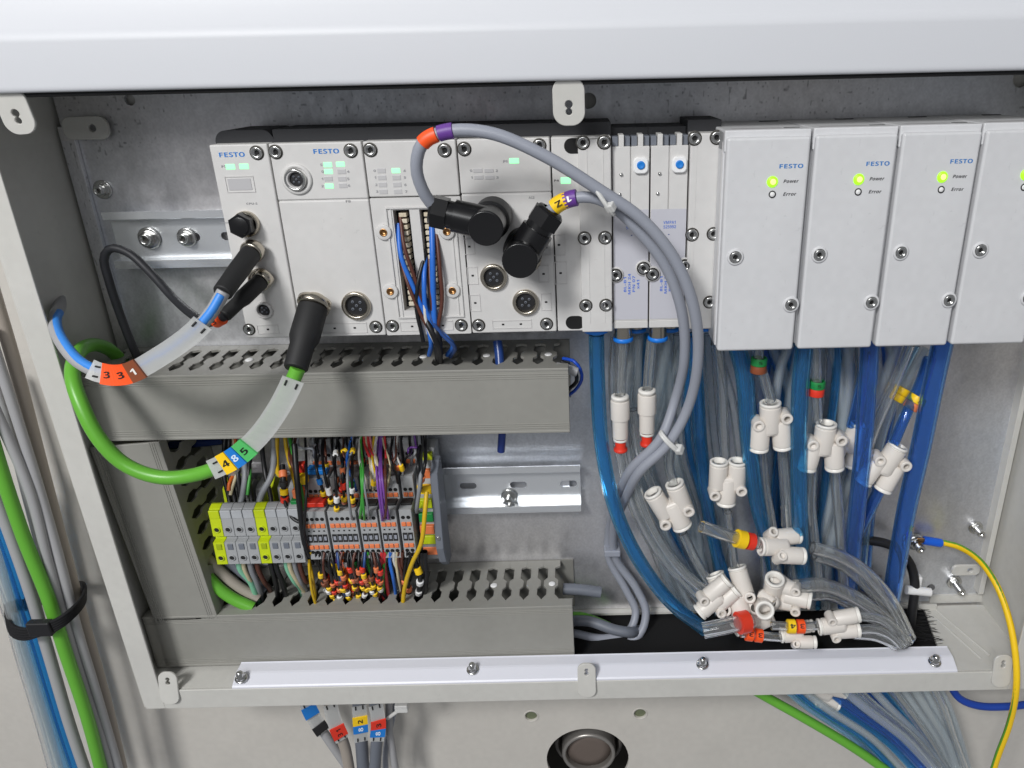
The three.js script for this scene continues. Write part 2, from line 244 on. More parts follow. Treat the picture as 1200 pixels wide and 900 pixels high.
{ const t = rail('short zinc plated rail with two socket bolts left of the modules', -126, 235, -58.6, 4, [22, 25]); bolt(t, P(175, 279, 6), 3.6, 6); bolt(t, P(219, 278, 6), 3.1, 6);
  const b = rail('zinc plated rail with long slots and one nut right of the terminal blocks', -86, 160.5, -240.6, 5, [22, 36], 18.6); bolt(b, P(597, 582, 7), 3.2, 8, false); }

// ---------- wiring ducts ----------
function finger(p) {                                                     // one finger of a slotted duct wall between two keyhole slots (x along the duct, y outwards)
  const h = p / 2, s = new THREE.Shape();
  [[-h, 0], [h, 0], [h, 7], [h - 3.6, 9], [h - 3.6, 21], [h - 1.1, 24], [h - 1.1, 30], [h - 3.3, 33], [h - 3.3, 40], [h - 0.4, 44.5], [h - 0.4, 50], [-h + 0.4, 50], [-h + 0.4, 44.5], [-h + 3.3, 40], [-h + 3.3, 33], [-h + 1.1, 30], [-h + 1.1, 24], [-h + 3.6, 21], [-h + 3.6, 9], [-h, 7]].forEach(([a, b], i) => (i ? s.lineTo(a, b) : s.moveTo(a, b)));
  return ext(s, 1.4, 0.15, 4);
}
function duct(label, len, ht, at, turn, walls, clips) {                  // local: x along, y up, z towards the viewer; base at its left lower back corner
  const t = thing('wiring_duct', label, 'cable duct', at, null, true); t.rotation.z = turn;
  const cover = [bx(0, len, 0, ht, 53, 55, 0.6), bx(0, len, -0.6, 1.2, 47, 55.3, 0.5), bx(0, len, ht - 1.2, ht + 0.6, 47, 55.3, 0.5)];
  for (const y of [3, 4.4, 5.8, ht - 3, ht - 4.4, ht - 5.8]) cover.push(bx(0, len, y - 0.35, y + 0.35, 54.9, 55.35, 0.2));
  obj('cover', cover, M.duct, t); obj('base', bx(0, len, 0, ht, 0.1, 1.6), M.ductIn, t);
  const p = 12.5, n = Math.floor((len - 2) / p), gf = solid(finger(p - 0.02));
  for (const w of walls) {
    for (let i = 0; i < n; i++) { const o = new THREE.Mesh(gf, M.duct); o.name = 'finger'; o.castShadow = o.receiveShadow = true; o.rotation.x = Math.PI / 2; o.position.set((1 + p / 2 + i * p) * 0.001, (w ? ht : 1.5) * 0.001, 0.0015); t.add(o); }
  }
  for (const x of clips ?? []) obj('clip', lathe([[2.4, 0], [2.4, 0.5], [1.8, 0.9], [0, 1]], V(x, ht, 30), V(x, ht + 1, 30)), M.white, t);
  return t;
}
duct('upper grey slotted wiring duct below the modules', 295, 42, V(-139.5, -174, 0), -0.004, [0, 1], [93, 203, 243, 282]);
duct('lower grey slotted wiring duct along the bottom of the cabinet', 298, 43, V(-144.5, -354, 0), 0.006, [1], [120, 180, 241, 283]);
duct('upright grey wiring duct left of the terminal blocks', 137, 43, V(-93, -312.8, 0), Math.PI / 2 + 0.062, [0], []);

// ---------- electronic modules ----------
function screw(parent, p, r = 3.1, m = M.steel) {
  const s = obj('screw', [lz([[r, -0.6], [r, 0.7], [r * 0.86, 1], [r * 0.5, 1], [r * 0.42, -0.3], [0, -0.3]], p.clone().setZ(p.z + 0.2), 20)], m, parent);
  obj('screw_recess', lz([[r * 1.24, 0], [r * 1.24, 0.16], [r * 1.02, 0.16]], p, 20), M.darksteel, s); obj('screw_socket', lz([[r * 0.42, 0.1], [0, 0.1]], p, 6), M.dark, s);
}
function socket(parent, u, v, r = 7.4, rim = M.nickel, z = 58) {
  const p = P(u, v, z + 1), q = obj('socket', lz([[r, -2], [r, 0.8], [r * 0.93, 1.4], [r * 0.8, 1.4], [r * 0.72, 0.9], [r * 0.7, -1.4]], p, 28), rim, parent);
  obj('socket_insert', lz([[r * 0.7, -0.8], [r * 0.5, -0.6], [0, -0.6]], p, 24), M.black, q);
  const pins = []; for (let i = 0; i < 5; i++) { const a = i * Math.PI / 2 + 0.7, k = i < 4 ? r * 0.36 : 0; pins.push(lz([[r * 0.1, -0.7], [r * 0.1, -0.2], [r * 0.05, -0.2]], p.clone().add(V(Math.cos(a) * k, Math.sin(a) * k, 0)), 8)); }
  obj('socket_pins', pins, M.greyDark, q);
}
function led(parent, u, v, lit, w = 4.6, h = 2.6, z = 58) { const p = P(u, v, z); obj(lit ? 'led_light' : 'led_window', bx(p.x - w / 2, p.x + w / 2, p.y - h / 2, p.y + h / 2, z - 0.3, z + 0.22, 0.4), lit ? M.led : M.window, parent); }
function plateMark(parent, u, v, w, h, dots = 1, z = 58) {                // clip-in label field with a frame and dark pin holes
  const p = P(u, v, z), f = 0.35, g = [bx(p.x - w / 2, p.x + w / 2, p.y + h / 2 - f, p.y + h / 2, z - 0.2, z + 0.35), bx(p.x - w / 2, p.x + w / 2, p.y - h / 2, p.y - h / 2 + f, z - 0.2, z + 0.35), bx(p.x - w / 2, p.x - w / 2 + f, p.y - h / 2, p.y + h / 2, z - 0.2, z + 0.34), bx(p.x + w / 2 - f, p.x + w / 2, p.y - h / 2, p.y + h / 2, z - 0.2, z + 0.34)];
  const o = obj('label_field', g, M.moduleLow, parent), d = []; for (let i = 0; i < dots; i++) { const x = p.x + (dots > 1 ? (i - 0.5) * w * 0.45 : 0); d.push(bx(x - 0.7, x + 0.7, p.y - 0.5, p.y + 0.5, z - 0.2, z + 0.1)); } if (d.length) obj('pin_hole', d, M.dark, o);
}
const BOT = -108.4;
function module(name, label, x0, x1, groove, { first = false, front } = {}) {
  const t = thing(name, label, 'control module', V((x0 + x1) / 2, BOT, 0)), a = x0 + 0.35, b = x1 - 0.35;
  const parts = front ?? (groove ? [bx(a, b, groove + 0.25, 0, 50, 58, 0.8), bx(a, b, BOT, groove - 0.25, 50, 58, 0.8), bx(a + 0.3, b - 0.3, BOT + 0.5, -0.6, 42, 57.2, 0.3)] : [bx(a, b, BOT, 0, 42, 58, 0.9)]);
  obj('housing', parts, M.module, t);
  const s = roundRect(x0, x1, BOT - 3, 6.5, first ? 6 : 0.6); obj('rear_body', ext(s, 36, 0, 8).translate(0, 0, 12.5), M.rear, t);
  return t;
}
{ const t = module('control_module', 'narrow end module with two small black plugs, leftmost of the row', -31.6, 0, null, { first: true });
  const F = (u, v) => P(u, v, 58.1);
  print(t, 'FESTO', '#1f78c8', F(271.5, 181), 15, 3.6); screw(t, F(301, 179)); led(t, 270, 195.5, 1, 5, 2.8); led(t, 286, 195, 1, 5, 2.8);
  plateMark(t, 281.5, 216, 15.5, 8.5, 0); obj('label_plate', (() => { const p = F(281, 216); return bx(p.x - 6.2, p.x + 6.2, p.y - 3, p.y + 3, 57.9, 58.25); })(), std('#b9b8ba', 0.55), t);
  print(t, 'CPU-S', '#8b8b8e', F(295, 238.5), 6.5, 1.7); print(t, '10 BASE', '#a5a5a8', F(263, 261), 5, 1.1);
  const c = F(290, 262); obj('cap_seat', lz([[7, -1], [7, 2.4], [6, 3]], c, 24), M.nickel, t); const cc = c.clone().add(V(-0.5, 0.2, 0)); obj('blind_cap', [hex(cc.clone().setZ(60), cc.clone().setZ(67), 6.6), lz([[5, 67], [4.6, 68], [0, 68.2]], V(cc.x, cc.y, 0))], M.gloss, t);
  for (const [u, v] of [[297, 294], [306, 327]]) { const p = F(u, v); obj('threaded_socket', lz([[6.4, -1], [6.4, 3], [5.8, 3.6], [4.6, 3.6], [4.4, 0]], p, 24), M.nickel, t); }
  socket(t, 309.5, 363.5, 5, M.moduleLow); screw(t, F(292, 386), 2.9); plateMark(t, 314, 386, 12.5, 5.4, 1); }
{ const t = module('control_module', 'wide blank module with the green cable plug and one round socket', 0, 50, -30);
  const F = (u, v) => P(u, v, 58.1); screw(t, F(323, 178)); screw(t, F(411, 176.5)); print(t, 'FESTO', '#1f78c8', F(382, 177), 15, 3.6); socket(t, 347, 210.5, 5.4, M.moduleLow);
  obj('socket_rim', lz([[8.2, -0.4], [8.2, 0.7], [7, 1.1], [6.2, 0.8], [5.9, -0.4]], F(348, 210), 32), M.module, t); obj('socket_barrel', lz([[5.8, 0], [5.8, 2.2], [5.2, 2.6], [4.3, 2.2], [4, 0.4]], F(347, 210.5), 24), M.steel, t);
  for (const [u, v, l] of [[384, 193, 1], [399, 192.5, 1], [385, 201, 1], [400.5, 201, 0], [385, 209.5, 0], [401, 209.5, 0], [386, 218, 1], [402, 217.5, 0]]) led(t, u, v, l);
  print(t, 'FB', '#8b8b8e', F(408, 236), 3.2, 1.8);
  const p = F(369, 359); obj('threaded_socket', lz([[8.6, -1], [8.6, 1.6], [7.8, 2.2], [7, 2.2], [6.8, 0]], p, 28), M.nickel, t); socket(t, 417.5, 358.5, 8.4); plateMark(t, 404, 384.5, 26, 6.2, 2); screw(t, F(440.5, 383)); }
{ const g = -29.4, s = roundRect(50.35, 99.65, BOT, g - 0.25, 0.6), a = P(461, 300, 58).x, slots = [];
  for (const [u0, u1] of [[460.5, 480], [491.5, 508]]) { const x0 = P(u0, 250, 58).x, x1 = P(u1, 250, 58).x, y0 = P(470, 364, 58).y, y1 = P(470, 246, 58).y; slots.push([x0, x1, y0, y1]); s.holes.push(roundRect(x0, x1, y0, y1, 0.3, new THREE.Path())); }
  const t = module('control_module', 'open terminal module with blue and brown wires in two dark slots', 50, 100, g, { front: [bx(50.35, 99.65, g + 0.25, 0, 44, 58, 0.8), ext(s, 8, 0).translate(0, 0, 50)] });
  const F = (u, v) => P(u, v, 58.1); screw(t, F(434, 175.5)); screw(t, F(521, 176)); screw(t, F(460, 382)); screw(t, F(540.5, 381));
  for (let r = 0; r < 4; r++) for (let c = 0; c < 2; c++) led(t, 447 + c * 17 + r * 0.8, 200 + r * 8.2, r === 0 && c === 1);
  for (const [x0, x1, y0, y1] of slots) { const c = [], k = (x0 + x1) / 2; for (let i = 0; i < 16; i++) { const y = y1 - 2 - i * (y1 - y0 - 3) / 16; obj('contact', [bx(k - 2, k + 2.2, y - 2.3, y, 50.2, 56, 0.3), bx(k - 0.7, k + 0.7, y - 1.7, y - 0.6, 55.8, 56.1)], std(i % 2 ? '#d9cfbb' : '#cfc3ab', 0.5), t); } }
  const x0 = P(453, 245, 58).x, x1 = P(519, 245, 58).x + 6, y1 = P(480, 244, 58).y, y0 = P(480, 371, 58).y;
  obj('raised_frame', [bx(x0, x1, y1, y1 + 0.8, 57.8, 59), bx(x0, x1, y0 - 0.8, y0, 57.8, 59), bx(x0 - 0.8, x0, y0 - 0.8, y1 + 0.8, 57.8, 58.9), bx(x1, x1 + 0.8, y0 - 0.8, y1 + 0.8, 57.8, 58.9), bx(x0 + 1.8, x0 + 2.4, y0, y1, 57.8, 58.5), bx(x1 - 2.4, x1 - 1.8, y0, y1, 57.8, 58.5)], M.module, t);
  for (const [u, v] of [[450, 272], [524, 271], [458, 341], [530.5, 340]]) { const b = obj('boss', lz([[4.4, -0.4], [4.4, 1], [3.9, 1.5], [2, 1.5]], F(u, v), 24), M.module, t); obj('insert', lz([[2.2, 1.2], [2.2, 1.7], [1.4, 1.7], [1.2, 0.6], [0, 0.6]], F(u, v), 16), M.brass, b); }
  plateMark(t, 483, 382.5, 14, 5.6, 1); plateMark(t, 519, 381.5, 12, 5.6, 1); }
{ const t = module('control_module', 'module with two angled black plugs and two round sockets', 100, 150, -28.6); const F = (u, v) => P(u, v, 58.1);
  screw(t, F(544, 174.5)); screw(t, F(632, 170.5)); screw(t, F(561, 381)); screw(t, F(640.5, 379.5)); led(t, 602.5, 188.5, 1, 5.2, 2.8); for (const [u, v] of [[560, 200], [573, 200], [561, 208], [574, 208]]) led(t, u, v, 0, 5, 2.2);
  print(t, 'AI2', '#8b8b8e', F(623, 231.5), 3.4, 1.8); for (const [u, v] of [[578.5, 325], [616, 354.5]]) socket(t, u, v, 7.6);
  for (const [u, v, w, h] of [[550, 289, 6, 9], [554, 323, 6, 10], [557, 355, 6, 10], [637, 321, 6, 10], [640, 354, 6, 10], [640, 290, 5, 9]]) plateMark(t, u, v, w, h, 1); plateMark(t, 600, 380, 23, 5, 2);
  for (const [u, v] of [[578, 262], [617, 302]]) obj('threaded_socket', lz([[8.4, -1], [8.4, 2], [7, 2]], F(u, v), 24), M.nickel, t); }
{ const t = module('control_module', 'slim end module with one green lamp and a proud screwed plate', 150, 182.6, null, { front: [bx(150.35, 182.2, BOT, 0, 42, 58, 0.8)] }); const F = (u, v) => P(u, v, 58.1);
  const p = F(672, 171), q = F(673, 378); for (const [e, w] of [[p, 7], [q, 6]]) obj('oval_opening', ext(roundRect(e.x - 5, e.x + w, e.y - 4, e.y + 4, 3.9), 0.12).translate(0, 0, 58), M.dark, t);
  const x0 = F(677, 165).x, pl = obj('proud_plate', [bx(x0, 182.2, BOT + 0.3, -1, 57, 62, 0.9), bx(x0 + 4.3, x0 + 4.8, BOT + 6, -6, 61.8, 62.25), bx(177.6, 178, BOT + 6, -6, 61.8, 62.25)], M.module, t);
  for (const [u, v] of [[683, 167], [708, 166.5], [685, 279], [709, 278.5], [686.5, 358], [710, 357.5]]) screw(t, P(u, v, 62.1)); led(t, 663, 211.5, 1, 5.4, 3.4); print(t, 'P4', '#555558', F(652, 211.5), 3, 1.6);
  for (const [u, v, w, h] of [[655, 287, 7, 12], [657, 320, 7, 13]]) plateMark(t, u, v, w, h, 1);
  const b = F(699, 387); obj('hose_port', lathe([[6.6, -6], [6.6, 3], [6, 3.4]], V(b.x, BOT + 2, 48), V(b.x, BOT, 48)), M.nickel, t); obj('release_ring', lathe([[7.6, 3], [8, 3.6], [8, 5.2], [7, 6], [5, 6]], V(b.x, BOT + 2, 48), V(b.x, BOT, 48)), M.ring, t); }
function valve(x0, x1, which) {
  const t = thing('valve', `white twin valve with a blue capped button, ${which} of the two`, 'valve', V((x0 + x1) / 2, BOT, 0)), F = (u, v) => P(u, v, 58.1), a = x0 + 0.3, b = x1 - 0.3, k = (x0 + x1) / 2, yt = -5.6;
  obj('housing', [bx(a, k - 0.35, -41, yt, 42, 58, 0.4), bx(k + 0.35, b, -41, yt, 42, 58, 0.4), bx(a, b, -103, -41, 42, 57.9, 0.4), bx(a, b, BOT + 1, -103, 42, 58.3, 0.4), bx(a + 0.5, b - 0.5, -60, yt - 0.5, 41, 57)], M.module, t);
  for (const [p, q] of [[a, k - 0.35], [k + 0.35, b]]) { const c = (p + q) / 2; obj('comb_tooth', bx(c - 1.4, c + 1.4, yt - 0.2, 0.4, 46, 57.9, 0.3), M.module, t); obj('comb_gap', [bx(p, c - 1.7, yt, -0.6, 46, 55.5, 0.3), bx(c + 1.7, q, yt, -0.6, 46, 55.5, 0.3)], M.greyDark, t); }
  const cx = k + 5.2, cy = -15.2; const bz = V(cx, cy, 58); const cap = obj('button_collar', ext(roundRect(cx - 4, cx + 4, cy - 4.5, cy + 4, 2.6), 1.6, 0.5).translate(0, 0, 58), M.white, t); obj('blue_button', lz([[2.2, 2], [2.2, 2.6], [1.7, 3], [1, 2.6], [0, 2.6]], bz, 18), M.blue, cap);
  for (const [dx, dy] of [[-5.3, -20], [-6.2, -30.5]]) obj('pin', lz([[1, 0], [0.9, 0.8], [0, 1]], V(k + dx, dy, 58), 12), M.steel, t);
  obj('label_film', bx(a + 0.3, b - 0.2, -102, -39, 57.8, 58.15), M.film, t);
  print(t, 'VMPA1\n525992', '#5d7fd0', V(k + 0.8, -47.5, 58.2), 7.4, 5); print(t, '•', '#33508f', V(k + 0.4, -53, 58.2), 2, 2);
  for (let i = 0; i < 4; i++) print(t, ['8L-B1', 'MKH 24', 'PN 07', 'x41'][i], '#4a74d6', V(k - 3.4 + i * 2.5, -81, 58.2), 13, 2.3, { rot: Math.PI / 2 });
  obj('rear_body', bx(x0, x1, BOT - 1, 3, 10, 42), M.rear, t);
  for (const [dx, z] of [[-4, 50], [5.4, 32]]) { const A = V(k + dx, BOT + 2, z), B = V(k + dx, BOT, z), pt = obj('hose_port', lathe([[5.2, -4], [5.2, 9], [4.6, 9.6]], A, B), M.nickel, t); obj('release_ring', lathe([[5.2, 9], [6.1, 9.4], [6.1, 11], [5, 11.8], [3.6, 11.8]], A, B), M.ring, pt); }
  return t;
}
const valve1 = valve(182.7, 203.2, 'left'); const valve2 = valve(203.4, 224, 'right');
for (const [t, list] of [[valve1, [[721.5, 322], [754, 314]]], [valve2, [[764.5, 321], [802.5, 311]]]]) for (const [u, v] of list) { const p = P(u, v, 58.1); obj('screw_boss', lz([[4.6, -0.5], [4.6, 0.6], [3.9, 0.9]], p, 20), M.module, t); screw(t, p.clone().setZ(58.8), 3); }
{ const x0 = 224.2, x1 = 242.4, t = module('control_module', 'plain white end plate with five screws between the valves and the controllers', x0, x1, null, { front: [bx(x0 + 0.3, x1 - 0.3, BOT, 0.5, 42, 60, 0.9), bx(x0 + 3.4, x0 + 3.8, BOT + 6, -6, 59.8, 60.2), bx(x1 - 3.8, x1 - 3.4, BOT + 6, -6, 59.8, 60.2)] });
  for (const [u, v] of [[814, 162], [840, 161], [811, 275], [836, 274], [831.5, 354]]) screw(t, P(u, v, 60.1)); const b = P(822, 387, 58); obj('hose_port', lathe([[5, -4], [5, 4]], V(b.x + 6, BOT + 2, 46), V(b.x + 6, BOT, 46)), M.nickel, t); obj('release_ring', lathe([[6, 3.6], [7, 4], [7, 6], [5, 6.6]], V(b.x + 4, BOT + 2, 46), V(b.x + 4, BOT, 46)), M.ring, t); }

{ const tiny = [[1, [[262, 195, 'PS'], [378, 193, 'SF'], [378, 201, '0'], [378, 209.5, '1'], [378, 218, '2'], [408, 201, '4'], [408, 209.5, '5'], [409, 217.5, '6']]], [2, [[439, 200, '0'], [440, 208, '1'], [441, 216.5, '2'], [442, 224.5, '3'], [474, 200, '4'], [474.5, 208, '5'], [475, 216.5, '6'], [476, 224.5, '7']]], [3, [[552, 200, '0'], [553, 208, '1'], [582, 200, '2'], [583, 208, '3'], [592, 189, 'Pl']]]];
  const mods = scene.children.filter((c) => /^control_module/.test(c.name));
  for (const [k, list] of tiny) for (const [u, v, w] of list) print(mods[k], w, '#97979b', P(u, v, 58.12), 1.5 * w.length, 1.9); }

// ---------- white motor controllers ----------
const ctlX = [239.2, 284.3, 328.2, 370.4], ctlW = [44.6, 43.5, 41.8, 43];
function controller() {
  const t = thing('motor_controller', '', 'motor controller', V(0, 0, 0), 'white motor controllers in a row', true), W = 44.4, H = 115.2;
  obj('housing', [bx(0.2, W - 0.2, -H + 1.5, 2.5, 2, 74, 0.8), bx(0.2, W - 0.2, -8, 2.8, 20, 77, 0.8)], M.box, t);
  obj('front_cover', [bx(0.9, W - 0.9, -H, -0.6, 73, 80, 1.6)], M.box, t);
  obj('side_groove', [bx(-0.05, 0.6, -H + 4, -3, 71.6, 72.4)], M.moduleLow, t);
  obj('vent_slot', [bx(W - 12, W - 4, 2.7, 2.95, 66, 68), bx(W - 13, W - 2, 2.7, 2.95, 12, 14)], M.dark, t);
  obj('label_strip', bx(5, W - 14, 2.7, 2.9, 66, 74), M.window, t);
  print(t, 'FESTO', '#2f7cc4', V(34.3, -15, 80.1), 13.4, 3.2); print(t, 'Power', '#2e2e33', V(34.6, -22.5, 80.1), 8.2, 2.6, { font: 'italic bold $px sans-serif' }); print(t, 'Error', '#2e2e33', V(34.4, -29, 80.1), 7.2, 2.6, { font: 'italic bold $px sans-serif' });
  obj('power_light', lz([[2.9, -0.4], [2.9, 0.3], [2, 0.9], [0, 1.2]], V(25.2, -22.7, 80), 20), M.power, t);
  obj('lamp_core', lz([[1.5, 1], [1.2, 1.3], [0, 1.45]], V(25.4, -22.6, 80), 16), std('#b8e060', 0.4, 0, { emissive: new THREE.Color(0.85, 1, 0.3), emissiveIntensity: 1 }), t);
  const e = obj('error_light', lz([[1.3, 0], [1.2, 0.35], [0, 0.5]], V(25.6, -29, 80), 16), M.white, t); obj('light_bezel', lz([[1.9, 0], [1.9, 0.3], [1.35, 0.3]], V(25.6, -29, 80), 16), M.rubber, e);
  for (const [x, y] of [[8.2, -61.5], [40.2, -88.6]]) { const p = V(x, y, 80); obj('screw_boss', lz([[4.5, -1], [4.5, 0.4], [4, 0.8], [3.3, 0.8]], p, 24), M.box, t); screw(t, p.clone().setZ(80.2), 3, M.steel); }
  return t;
}
const ctl = controller(), ctlLabel = ['leftmost white motor controller, beside the screwed end plate', 'white motor controller second from the left', 'white motor controller third from the left', 'rightmost white motor controller, cut off by the picture edge'];
ctlX.forEach((x, i) => { const o = i ? ctl.clone() : ctl; if (i) { o.name = numbered('motor_controller'); scene.add(o); } o.userData = { label: ctlLabel[i], category: 'motor controller' }; o.position.set(x * 0.001, (0 + i * 0.25) * 0.001, 0); o.scale.x = [1, 0.975, 0.94, 0.97][i]; });

// ---------- cables ----------
function cable(name, label, category, list, r, m, { z, part = 'sheath', group, cap = true, rad = 12, seg } = {}) {
  const pts = pathPts(list, z), c = curveOf(pts), t = thing(name, label, category, pts[0], group);
  t.curve = c; t.r = r; obj(part, m.transmission > 0.8 ? hollow(c, r, seg, rad) : tubeOf(c, r, seg, rad, cap), m, t); return t;
}
function band(t, u, v, len, m, { extra = 0.9, name = 'marker', text, color = '#1a1a1a', off = 0 } = {}) {      // clip-on marker round a cable
  const c = t.curve, L = c.getLength(), k = Math.min(0.98, Math.max(0.02, near(c, u, v) + off / L)), d = len / 2 / L, s = sub(c, Math.max(0.001, k - d), Math.min(0.999, k + d), 4);
  const o = obj(name, tubeOf(s, t.r + extra, 6, 14), m, t);
  if (text) { const f = frame(c, k); print(o, text, color, f.p.clone().addScaledVector(f.N, t.r + extra + 0.15), len * 0.8, t.r * 1.5, { N: f.N, U: f.B }); }
  return o;
}
function strip(t, u0, v0, u1, v1, w, tags) {                              // translucent holder with coloured number tags along a cable
  const c = t.curve, a = near(c, u0, v0), b = near(c, u1, v1), h = obj('tag_holder', ribbon(c, a, b, w, 0.8, t.r + 0.4, 14), M.holder, t);
  for (const k of [0.04, 0.93]) for (const s of [-0.25, 0.25]) { const f = frame(c, a + (b - a) * k), q = f.p.clone().addScaledVector(f.N, t.r + 1.25).addScaledVector(f.B, s * w); obj('holder_slot', rod(q.clone().addScaledVector(f.T, -1.6), q.clone().addScaledVector(f.T, 1.6), 0.55, 0.55, 6), M.rubber, h); }
  for (const [k0, k1, m, text, col] of tags) { const o = obj('number_tag', ribbon(c, a + (b - a) * k0, a + (b - a) * k1, w * 1.06, 1.6, t.r + 0.9, 4), m, h); if (text) { const f = frame(c, a + (b - a) * (k0 + k1) / 2); print(o, text, col ?? '#1a1a1a', f.p.clone().addScaledVector(f.N, t.r + 2.7), Math.abs(k1 - k0) * c.getLength() * Math.abs(b - a) * 0.75, w * 0.5, { N: f.N, U: f.B.clone() }); } }
  return h;
}
// the two grey cables with angled plugs
function anglePlug(t, head, zTop, gland, zG, r) {
  const H = P(head[0], head[1], zTop), G = P(gland[0], gland[1], zG), A = V(H.x, H.y, zG), d = G.clone().sub(A).normalize(), Lg = A.distanceTo(G), base = P(head[0] + 8, head[1] - 7, 62);
  base.copy(A); obj('plug_body', [rod(V(A.x, A.y, zG - r * 0.9), V(H.x, H.y, zTop - 0.8), r, r, 32), lz([[r, zTop - 0.8], [r * 0.96, zTop - 0.2], [r * 0.9, zTop], [r * 0.86, zTop - 0.3], [0, zTop - 0.3]], V(H.x, H.y, 0), 32), rod(A, A.clone().addScaledVector(d, Lg - 7), r * 0.99, r * 0.94, 28)], M.gloss, t);
  obj('coupling_nut', lz([[r * 1.12, 60], [r * 1.16, 61], [r * 1.16, zG - r * 0.95], [r, zG - r * 0.8]], V(A.x, A.y, 0), 32), M.black, t);
  const g0 = A.clone().addScaledVector(d, Lg - 7), g1 = A.clone().addScaledVector(d, Lg - 3.6), g2 = A.clone().addScaledVector(d, Lg + 4);
  obj('gland_nut', [rod(g0, g1, r * 0.8, r * 0.8, 24), hex(g1, g2, r * 0.98), lathe([[r * 0.8, 0], [r * 0.72, 1.4], [r * 0.5, 1.6]], g2, g2.clone().add(d), 24)], M.gloss, t);
}
const greyA = cable('grey_cable', 'thick grey cable looping over the valves with orange and purple marker', 'cable', [[514, 249, 86], [497, 226, 92], [488, 196, 96], [496, 167, 98], [525, 154, 98], [575, 156, 98], [635, 181, 98], [700, 221, 96], [752, 257, 94], [790, 303, 92], [813, 360, 88], [818, 420, 80], [806, 478, 70], [783, 520, 70], [750, 552, 68], [733, 584, 50], [719, 622, 20], [722, 655, 10], [746, 690, 12], [757, 718, 18], [748, 745, 26], [718, 757, 30], [672, 757, 30]], 3.1, M.grey);
anglePlug(greyA, [569, 268], 99, [516, 249], 86, 8.9); band(greyA, 505, 166, 8, M.orange, { extra: 0.7 }); band(greyA, 521, 156, 7, M.purple, { extra: 0.75 });
const greyB = cable('grey_cable', 'thick grey cable with yellow and purple marker beside the angled plug', 'cable', [[637, 254, 84], [660, 236, 86], [690, 231, 88], [715, 240, 87], [748, 270, 86], [780, 312, 84], [799, 365, 80], [802, 420, 72], [792, 466, 62], [774, 514, 68], [741, 548, 64], [725, 580, 44], [714, 620, 12], [714, 655, 5], [733, 690, 8], [745, 718, 14], [736, 740, 22], [708, 748, 26], [672, 742, 28]], 3, M.grey);
anglePlug(greyB, [609, 306], 98, [639, 256], 84, 9.2); band(greyB, 657, 237, 8, M.yellow, { extra: 1.3, text: 'Z', color: '#3a3000' }); band(greyB, 670, 233, 6.5, M.purple, { extra: 1.3, text: '1', color: '#ffffff' });
for (const [u0, v0, u1, v1, lab, r] of [[700, 224, 712, 242, 'clear cable tie holding the two grey cables above the valves', 3.6], [779, 513, 792, 525, 'white cable tie round the grey cables above the white fittings', 3.6], [711, 640, 727, 650, 'grey clip holding the two grey cables against the back plate', 3.2]]) {
  const q = lab.startsWith('grey') ? 12 : lab.startsWith('white') ? 71 : 94, a = P(u0, v0, q), b = P(u1, v1, q), t = thing('cable_tie', lab, 'cable tie', a), m = lab.startsWith('grey') ? M.grey : M.tie, mid = a.clone().add(b).multiplyScalar(0.5);
  const w = a.distanceTo(b) / 2 + r, ax = lab.startsWith('white') ? V(0.5, 0.86, 0) : V(0.75, -0.66, 0); if (lab.startsWith('grey')) { obj('clip_body', bx(mid.x - 7, mid.x + 5, mid.y - 2.6, mid.y + 2.6, 3, 17, 1), m, t); continue; }
  const path = []; for (let i = 0; i < 24; i++) { const an = i / 24 * Math.PI * 2, U = b.clone().sub(a).normalize(); path.push(mid.clone().addScaledVector(U, Math.cos(an) * w * 1.05).add(V(0, 0, Math.sin(an) * (r + 1.3)))); }
  const c = new THREE.CatmullRomCurve3(path, true); obj('tie_band', [new THREE.TubeGeometry(c, 40, 1.1, 6, true), new THREE.TubeGeometry(new THREE.CatmullRomCurve3(path.map((p) => p.clone().addScaledVector(ax, 1.4)), true), 40, 1, 6, true)], m, t);
  obj('tie_head', along(new RoundedBoxGeometry(4.6, 4.6, 5.4, 2, 0.8), b.clone().add(V(1.6, 0.6, 3)), b.clone().add(V(3, 1, 4))), m, t);
}
// blue striped cable with small straight plug and number tags
function plug(t, A, B, r0, r1, m = M.rubber, ring = M.nickel) { const d = B.clone().sub(A).normalize(), L = A.distanceTo(B); obj('plug_body', lathe([[r0 * 0.8, 0], [r0, 0.6], [r0, L * 0.5], [r1 * 1.04, L * 0.62], [r1, L - 1.2], [r1 * 0.86, L], [0, L]], A, B, 28), m, t); obj('coupling_ring', lathe([[r0 * 0.9, -5], [r0 * 1.12, -4.6], [r0 * 1.14, -1.2], [r0, -0.2], [r0 * 0.6, 0]], A, B, 28), ring, t); }
const blueC = cable('striped_cable', 'grey cable with blue stripe and orange 33 tag on the left', 'cable', [[262, 342, 96], [247, 367, 101], [226, 390, 104], [190, 416, 106], [150, 437, 105], [120, 437, 101], [92, 424, 96], [72, 400, 86], [64, 376, 66], [70, 356, 42], [66, 338, 26]], 3.5, M.cableLight);
plug(blueC, P(294, 297, 66), P(260, 344, 96), 5.4, 5); { const c = blueC.curve, a = []; for (let i = 0; i <= 46; i++) { const f = frame(c, 0.01 + 0.8 * i / 46); a.push(f.p.clone().addScaledVector(f.N, 1.5).addScaledVector(f.B, i < 14 ? 0.3 : 0.9)); } obj('blue_stripe', tubeOf(curveOf(a), 2.5, 90), std('#3f8fe8', 0.45), blueC); }
strip(blueC, 241, 377, 112, 434, 10.5, [[0.55, 0.65, M.brown, '1', '#f4f0ea'], [0.65, 0.76, M.orange, '3'], [0.76, 0.87, M.orange, '3']]);
